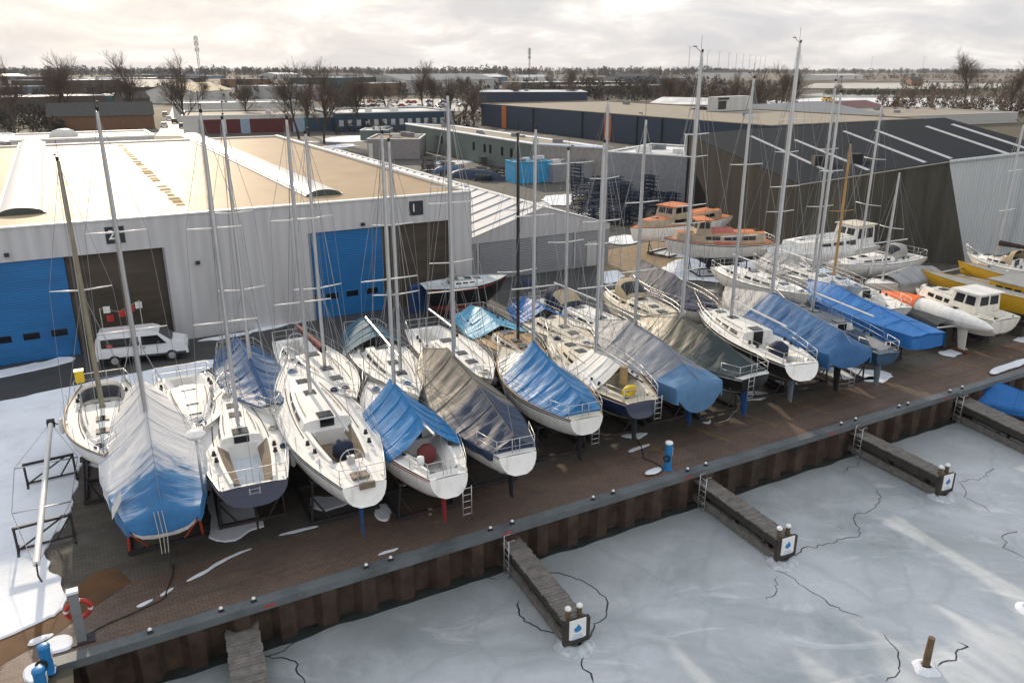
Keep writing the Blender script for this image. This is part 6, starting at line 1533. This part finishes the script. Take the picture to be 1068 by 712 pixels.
for k in range(22):
    x = 372 + (k % 11) * 10.5 + rn.uniform(-2, 2); y = 107.5 + (k // 11) * 4.5 + rn.uniform(-.5, .5); c = rn.choice((0, 1, 1, 2, 3, 4, 0)); p = G(x, y, .04); rz = .45 + rn.uniform(-.08, .08) + (pi if rn.random() < .3 else 0)
    if c not in protos: protos[c] = car(p, rz, cm[c], 'small %s car in the distant snowy car park' % cn[c], 'cars in the distant car park')
    else: o = copy_tree(protos[c]); o.location = p; o.rotation_euler.z = rz
# yellow tipper on the far meadow
p = G(858, 106, .06); yt = car(p, .3, YELLOW, 'yellow vehicle on the far snowy meadow', None); yt.name = 'parked_truck'; yt.scale = (1.6, 1.6, 1.6); yt['category'] = 'truck'

# blue steel storage racks
def rack(p, rz, label, mat):
    r = empty('storage_rack', p, rz, label, 'storage rack', 'blue steel racks stacked in the yard')
    for x in (-1.1, 1.1):
        mb = MB(); mb.box(x - .07, x + .07, -.07, .07, 0, 1.9); mb.box(x - .06, x + .06, -.8, -.071, 0, .12); mb.box(x - .06, x + .06, .071, .8, 0, .12); mb.tube([(x, -.7, .12), (x, 0, .9)], .04, 5); mb.tube([(x, .7, .12), (x, 0, .9)], .04, 5); mb.build('upright', mat, r)
    for z in (.45, .95, 1.4, 1.75):
        mb = MB(); mb.box(-1.03, 1.03, -.06, .06, z, z + .1)
        for x in (-.9, -.3, .3, .9): mb.box(x - .045, x + .045, -.75, .75, z + .101, z + .19)
        mb.build('arm', mat, r)
    return r
RM = paint('dark blue rack', (.012, .028, .065), .6, dirt=(.05, .04, .035)); pr = None; rn = random.Random(21)
rows = [(x, y) for y in (199, 207, 216, 225, 234) for x in range(596 + (y - 199) // 2 + (6 if y % 2 else 0), 702 - max(0, (y - 216)) * 2, 12)]
for x, y in rows:
    p = G(x + rn.uniform(-3, 3), y + rn.uniform(-2, 2)); rz = QA + rn.choice((0, pi / 2)) + rn.uniform(-.25, .25)
    if pr is None: pr = rack(p, rz, 'dark blue steel boat rack in the crowded yard behind the gabled hall', RM)
    else: o = copy_tree(pr); o.location = p; o.rotation_euler.z = rz
    if rn.random() < .22: o2 = copy_tree(pr); o2.location = p + Vector((0, 0, 1.92)); o2.rotation_euler.z = rz + .1
# scrap and trestles by the grey green warehouse
pr2 = rack(G(448, 176), .4, 'brown steel trestle rack by the grey green warehouse', STEELD); pr2['group'] = 'brown trestle racks by the grey green warehouse'
for k in range(16):
    p = G(rn.uniform(438, 545), rn.uniform(172, 192)); o = copy_tree(pr2); o.location = p; o.rotation_euler.z = rn.uniform(0, 3); o.scale = (rn.uniform(.7, 1.1),) * 2 + (rn.uniform(.5, .9),)
def heap(p, rx, ry, hz, m, label, rz=0, name='tarp_heap', cat='covered stack'):
    mb = MB(); mb.grid([[(rx * k * cos(q) * (1 + .2 * noise.noise((q, k, hz))), ry * k * sin(q) * (1 + .2 * noise.noise((q * 1.3, k, rx))), hz * (1 - k ** 3) + .12 * noise.noise((q * 2, k * 3, 1))) for q in [2 * pi * j / 24 for j in range(25)]] for k in (1.02, 1, .9, .75, .55, .3, 0)])
    o = mb.build(name, m, None, True, None, p, rz); return tag(o, label, cat)
heap(G(497, 186), 5.5, 1.3, 1.5, T_NAVY, 'long navy tarp covered stack beside the white corrugated roof', -.5)
heap(G(470, 181), 3.5, 1.2, 1.3, T_DBLUE, 'shorter blue tarp covered stack further left of the navy one', -.5)
heap(G(738, 264), 5.0, 1.2, .45, SNOW, 'snow heap between the orange cruisers and the navy tarpaulin', .3, 'snow_heap', 'snow heap')
heap(G(545, 298), .9, .6, .8, T_NAVY, 'small navy covered trolley before the gabled hall', .3)
heap(G(610, 212), 2.2, 1.2, .9, paint('brown pallets', (.2, .13, .07), .9, var=.4), 'brown timber heap beside the snow at the racks', .3, 'timber_heap', 'timber heap')

# ------------------------------------------------------------------ bare trees
def grow(seed, H, spread=.5, depth=5):
    rn = random.Random(seed); tr = MB(); cr = MB()
    def br(p, d, L, r, lev):
        n = 4 if lev < 2 else 2; pts = [p]; q = p; dd = d
        for i in range(n):
            dd = (dd + Vector((rn.gauss(0, .13), rn.gauss(0, .13), rn.gauss(.04, .08)))).normalized(); q = q + dd * (L / n); pts.append(q)
        rr = [lerp(r, r * .6, i / n) for i in range(n + 1)]
        if lev < 2: tr.tube(pts, rr, 6 if lev == 0 else 4, cap=False)
        else: cr.tube(pts, [max(x, .0065) for x in rr], 3, cap=False)
        if lev >= depth: return
        nb = (8, 6, 4, 3, 2)[lev]
        for k in range(nb):
            e = rn.uniform(.35 if lev == 0 else .2, 1.0); i = min(n - 1, int(e * n)); s = lerp(pts[i], pts[i + 1], e * n - i)
            a = rn.uniform(0, 2 * pi); side = Vector((cos(a), sin(a), 0)); ax = dd.cross(side)
            ax = ax.normalized() if ax.length > .01 else side
            nd_ = (dd * rn.uniform(.55, .95) + ax * rn.uniform(.35, .85) * (spread * 2) + Vector((0, 0, .22))).normalized()
            br(s, nd_, L * rn.uniform(.48, .70) * (1.05 - .35 * e * (lev == 0)), r * rn.uniform(.38, .55), lev + 1)
        br(q, dd, L * .55, r * .55, lev + 1)
    br(Vector((0, 0, 0)), Vector((0, 0, 1)), H * .52, H * .017, 0)
    return tr, cr
def tree_proto(seed, H, sp, dp=4):
    tr, cr = grow(seed, H, sp, dp)
    o = empty('bare_tree', (0, 0, 0), 0, 'x', 'tree'); tr.build('trunk', BARK, o); cr.build('crown', TWIG, o); zt = max(v[2] for v in cr.v); return o, zt
protoT = [tree_proto(101, 13, .5, 5), tree_proto(102, 12, .56, 5), tree_proto(103, 14, .46, 5), tree_proto(104, 11, .68, 5)]
used = set()
def tree(px, yb, yt, k, label, group='bare winter trees'):
    p = G(px, yb); H = zat(p.x, p.y, yt); o, zt = protoT[k]
    if k not in used: used.add(k); c = o
    else: c = copy_tree(o)
    c.location = p; c.rotation_euler.z = (px * 1.7) % 6.28; s = H / zt; c.scale = (s, s, s); tag(c, label, 'tree', group)
TL = [(16, 142, 57, 0, 'leftmost bare tree, leaning over the white hall roof'), (63, 133, 54, 3, 'bushy bare tree left of the tiled office'), (76, 128, 50, 1, 'tall bare tree behind the bushy one left of the tiled office'), (139, 128, 50, 2, 'tall bare tree before the dark gabled house'), (196, 139, 50, 0, 'tall bare tree at the street corner by the shop terrace'), (255, 132, 76, 3, 'round bare tree before the coloured shop terrace'), (312, 145, 58, 1, 'left one of the bare trees before the petrol blue showroom'), (322, 142, 62, 2, 'middle one of the bare trees before the petrol blue showroom'), (338, 150, 58, 0, 'right one of the bare trees before the petrol blue showroom'),
      (376, 137, 68, 3, 'bare tree left of the grey flat block'), (405, 128, 74, 1, 'bare tree before the teal warehouse'), (440, 118, 60, 2, 'tallest bare tree in the centre distance'), (452, 117, 70, 3, 'bushy bare tree right of the tallest centre tree'), (484, 128, 80, 1, 'bushy bare tree left of the dark blue warehouse'), (494, 131, 84, 0, 'dark bare tree touching the corner of the dark blue warehouse'), (470, 122, 78, 2, 'slim bare tree between the centre trees and the blue warehouse'),
      (594, 104, 68, 3, 'bare tree above the dark blue warehouse roof'), (690, 112, 70, 1, 'bare tree left of the tall mast tops'), (700, 112, 74, 3, 'bushy bare tree beside the tall mast tops'), (768, 118, 70, 0, 'bare tree behind the plant container'), (790, 120, 68, 2, 'bare tree right of the plant container'), (812, 118, 62, 1, 'spreading bare tree behind the tallest mast'), (824, 116, 66, 3, 'bushy bare tree right of the tallest mast'),
      (1006, 114, 47, 3, 'large spreading bare tree at the right on the skyline'), (1060, 118, 56, 1, 'bare tree at the right edge'), (1052, 120, 66, 3, 'low bare tree before the right edge one'), (950, 112, 84, 2, 'thin bare tree on the snowy meadow'), (872, 100, 84, 1, 'small bare tree by the dark hedge')]
for t in TL: tree(*t)
rn = random.Random(77)
for k in range(44):      # trees between the far roofs
    x = rn.uniform(0, 720); yb = rn.uniform(88, 112); tree(x, yb, yb - rn.uniform(18, 30) * (yb - 72) / 38 - 4, rn.randrange(4), 'small bare tree standing among the distant warehouses', 'bare trees among the distant warehouses')

def woods(name, n, xr, yr, hr, mat, seed, tri=26):
    rn = random.Random(seed); mb = MB()
    for k in range(n):
        p = G(rn.uniform(*xr), rn.uniform(*yr)); H = rn.uniform(*hr) * rn.uniform(.75, 1.15) * (.8 + .45 * abs(noise.noise((p.x * .006, p.y * .006, seed)))); R = H * .42
        for j in range(tri):
            a = rn.uniform(0, 6.28); z = rn.uniform(.12, 1); rad = R * sqrt(rn.random()) * (1.05 - z * .6); c = p + Vector((rad * cos(a), rad * sin(a), H * z)); s = H * rn.uniform(.08, .19)
            d = Vector((rn.gauss(0, 1), rn.gauss(0, 1), rn.gauss(.8, .8))).normalized() * s; e = Vector((rn.gauss(0, 1), rn.gauss(0, 1), rn.gauss(0, .3))).normalized() * s * .45
            mb.f.append((len(mb.v), len(mb.v) + 1, len(mb.v) + 2)); mb.m.append(0); mb.v += [tuple(c - d - e), tuple(c - d * .6 + e), tuple(c + d)]
    return tag(mb.build(name, mat), kind='stuff')
woods('far_woodland', 2300, (-120, 760), (75, 80), (14, 24), WOODLAND, 1, 44)
woods('far_woodland', 1300, (700, 1200), (74.9, 77.2), (12, 20), WOODLAND, 2, 44)
woods('thicket', 200, (-20, 70), (112, 140), (2.5, 5.5), WOODLAND, 8, 50)
woods('thicket', 120, (350, 500), (112, 142), (2, 4.5), WOODLAND, 9, 50)
woods('thicket', 300, (560, 830), (88, 108), (4, 8), WOODLAND, 10, 50)
woods('thicket', 260, (830, 1120), (80, 84), (5, 9), WOODLAND, 11, 40)
woods('thicket', 160, (940, 1120), (88, 99), (4, 7), WOODLAND, 12, 40)
woods('thicket', 800, (0, 760), (82, 106), (5, 11), WOODLAND, 3, 44)
woods('scrub', 420, (915, 1130), (100, 124), (3, 7), paint('brown scrub', (.11, .075, .05), .95, var=.3, scale=.1), 4, 40)
woods('scrub', 160, (690, 830), (98, 112), (4, 8), paint('brown scrub', (.11, .075, .05), .95, var=.3, scale=.1), 5, 40)
woods('evergreen_hedge', 260, (860, 1010), (98.6, 100.5), (3.5, 5), HEDGE, 6, 30)
woods('evergreen_hedge', 70, (350, 372), (108, 113), (4, 6), HEDGE, 7, 40)

# lattice masts and wind turbines
def lattice(px, yb, yt, label):
    p = G(px, yb); H = zat(p.x, p.y, yt); r = empty('radio_mast', p, .3, label, 'radio mast'); mb = MB(); w = .9
    for q in range(3):
        a = 2 * pi * q / 3; b = 2 * pi * (q + 1) / 3; mb.tube([(w * cos(a), w * sin(a), 0), (.5 * cos(a), .5 * sin(a), H)], .12, 4); n = 14
        for k in range(n):
            z0, z1 = H * k / n, H * (k + 1) / n; mb.tube([(lerp(w, .5, k / n) * cos(a), lerp(w, .5, k / n) * sin(a), z0), (lerp(w, .5, (k + 1) / n) * cos(b), lerp(w, .5, (k + 1) / n) * sin(b), z1)], .06, 3)
    mb.build('lattice', STEELD, r)
    for z in (.98, .9, .8):
        for q in range(3):
            a = 2 * pi * q / 3 + .4; ab = MB(); ab.box(1.2 * cos(a) - .25, 1.2 * cos(a) + .25, 1.2 * sin(a) - .25, 1.2 * sin(a) + .25, H * z - 2.4, H * z); ab.build('antenna', GW, r)
lattice(211, 100, 37, 'lattice radio mast rising above the left skyline')
lattice(552, 92, 50, 'thinner lattice radio mast on the centre skyline')
TUR = paint('turbine white', (.55, .57, .6), .5); first = None
for k, (px, yt) in enumerate(((718, 50), (737, 54), (749, 55), (759, 56), (767, 57), (774, 57.5), (781, 58), (787, 59), (792, 59.5), (797, 60), (908, 60), (962, 60))):
    p = G(px, 74.6); H = zat(p.x, p.y, yt)
    if first is None:
        first = r = empty('wind_turbine', p, 0, 'tiny white wind turbine in the row on the horizon', 'wind turbine', 'row of wind turbines on the horizon')
        mb = MB(); mb.tube([(0, 0, 0), (0, 0, 100)], [2.2, 1.3], 8); mb.build('tower', TUR, r)
        mb = MB(); mb.box(-1.5, 1.5, -4, 4, 99, 102.5); mb.build('nacelle', TUR, r)
        for q in range(3): a = .4 + 2 * pi * q / 3; mb = MB(); mb.tube([(0, -4.6, 101), (12 * cos(a), -4.6, 101 + 12 * sin(a)), (24 * cos(a), -4.6, 101 + 24 * sin(a))], [.7, .8, .2], 5); mb.build('blade', TUR, r)
        r.scale = (H / 100,) * 3
    else: c = copy_tree(first); c.location = p; c.scale = (H / 100,) * 3
for px, label in ((1029, 'white ball topped lamp post'),): pass

# ------------------------------------------------------------------ air between here and the horizon
hz = bpy.data.materials.new('winter air'); hz.use_nodes = True; hn = hz.node_tree
for n_ in list(hn.nodes):
    if n_.type != 'OUTPUT_MATERIAL': hn.nodes.remove(n_)
pv = nd(hn, 'ShaderNodeVolumePrincipled'); pv.inputs['Color'].default_value = (.86, .88, .92, 1); pv.inputs['Density'].default_value = .00006; pv.inputs['Anisotropy'].default_value = 0
hn.links.new(pv.outputs[0], [n_ for n_ in hn.nodes if n_.type == 'OUTPUT_MATERIAL'][0].inputs['Volume'])
mb = MB(); mb.box(-5200, 7200, -5200, 9400, -3.2, 205); hzo = mb.build('haze', hz); tag(hzo, kind='stuff'); hzo.display_type = 'WIRE'

# ------------------------------------------------------------------ sky, sun, camera
SUN_AZ, SUN_EL = radians(-26), radians(19)          # azimuth from straight ahead, positive to the right
w = bpy.data.worlds.new('World'); SC.world = w; w.use_nodes = True; nt = w.node_tree; bg = nt.nodes['Background']
sky = nd(nt, 'ShaderNodeTexSky', sky_type='NISHITA'); sky.sun_disc = False; sky.sun_elevation = SUN_EL; sky.sun_rotation = SUN_AZ; sky.air_density = 1; sky.dust_density = 2; sky.ozone_density = 1
co = nd(nt, 'ShaderNodeTexCoord').outputs['Generated']
sx = nd(nt, 'ShaderNodeSeparateXYZ'); nt.links.new(co, sx.inputs[0])
zc = nd(nt, 'ShaderNodeMath', operation='MAXIMUM'); nt.links.new(sx.outputs[2], zc.inputs[0]); zc.inputs[1].default_value = 0
za = nd(nt, 'ShaderNodeMath', operation='ADD'); nt.links.new(zc.outputs[0], za.inputs[0]); za.inputs[1].default_value = .26
cmb = nd(nt, 'ShaderNodeCombineXYZ')
for i in (0, 1):
    dv = nd(nt, 'ShaderNodeMath', operation='DIVIDE'); nt.links.new(sx.outputs[i], dv.inputs[0]); nt.links.new(za.outputs[0], dv.inputs[1]); nt.links.new(dv.outputs[0], cmb.inputs[i])
f = noise_n(nt, cmb.outputs[0], 1.9, 10, .6, .4); f2 = noise_n(nt, cmb.outputs[0], 3.6, 7, .6, .4)
cl = ramp(nt, f, [(.38, (4.7, 4.7, 4.9)), (.47, (5.7, 5.6, 5.6)), (.53, (6.6, 6.35, 6.15)), (.60, (8.4, 8.1, 7.75))])
cl = mixc(nt, ramp(nt, f2, [(.42, (0, 0, 0)), (.62, (.4,) * 3)]), cl, (5.2, 5.15, 5.4))
# cloud cover thins a little so the blue above shows through as a tint
up_ = nd(nt, 'ShaderNodeMapRange'); up_.inputs[1].default_value = .22; up_.inputs[2].default_value = .75; nt.links.new(sx.outputs[2], up_.inputs[0])
cl = mixc(nt, up_.outputs[0], cl, (5.9, 6.15, 6.55))
m_ = mixc(nt, .965, sky.outputs['Color'], cl)
nt.links.new(m_, bg.inputs['Color']); bg.inputs['Strength'].default_value = .112
sl = bpy.data.lights.new('sun', 'SUN'); sl.energy = 3.3; sl.angle = radians(1.2); sl.color = (1, .83, .62)
so = bpy.data.objects.new('sun', sl); COL.objects.link(so)
dirv = Vector((sin(SUN_AZ) * cos(SUN_EL), cos(SUN_AZ) * cos(SUN_EL), sin(SUN_EL))); so.rotation_euler = dirv.to_track_quat('Z', 'Y').to_euler(); so.location = dirv * 200
cam = bpy.data.cameras.new('camera'); cam.sensor_width = 36; cam.lens = 36 * FPX / 1068; cam.clip_end = 20000; cam.clip_start = .5
co_ = bpy.data.objects.new('camera', cam); COL.objects.link(co_); co_.location = (0, 0, CH); co_.rotation_euler = (pi / 2 - PITCH, 0, 0); SC.camera = co_
SC.render.resolution_x, SC.render.resolution_y = 1024, 682
SC.view_settings.view_transform = 'Standard'; SC.view_settings.look = 'None'; SC.view_settings.exposure = .42; SC.view_settings.gamma = 1
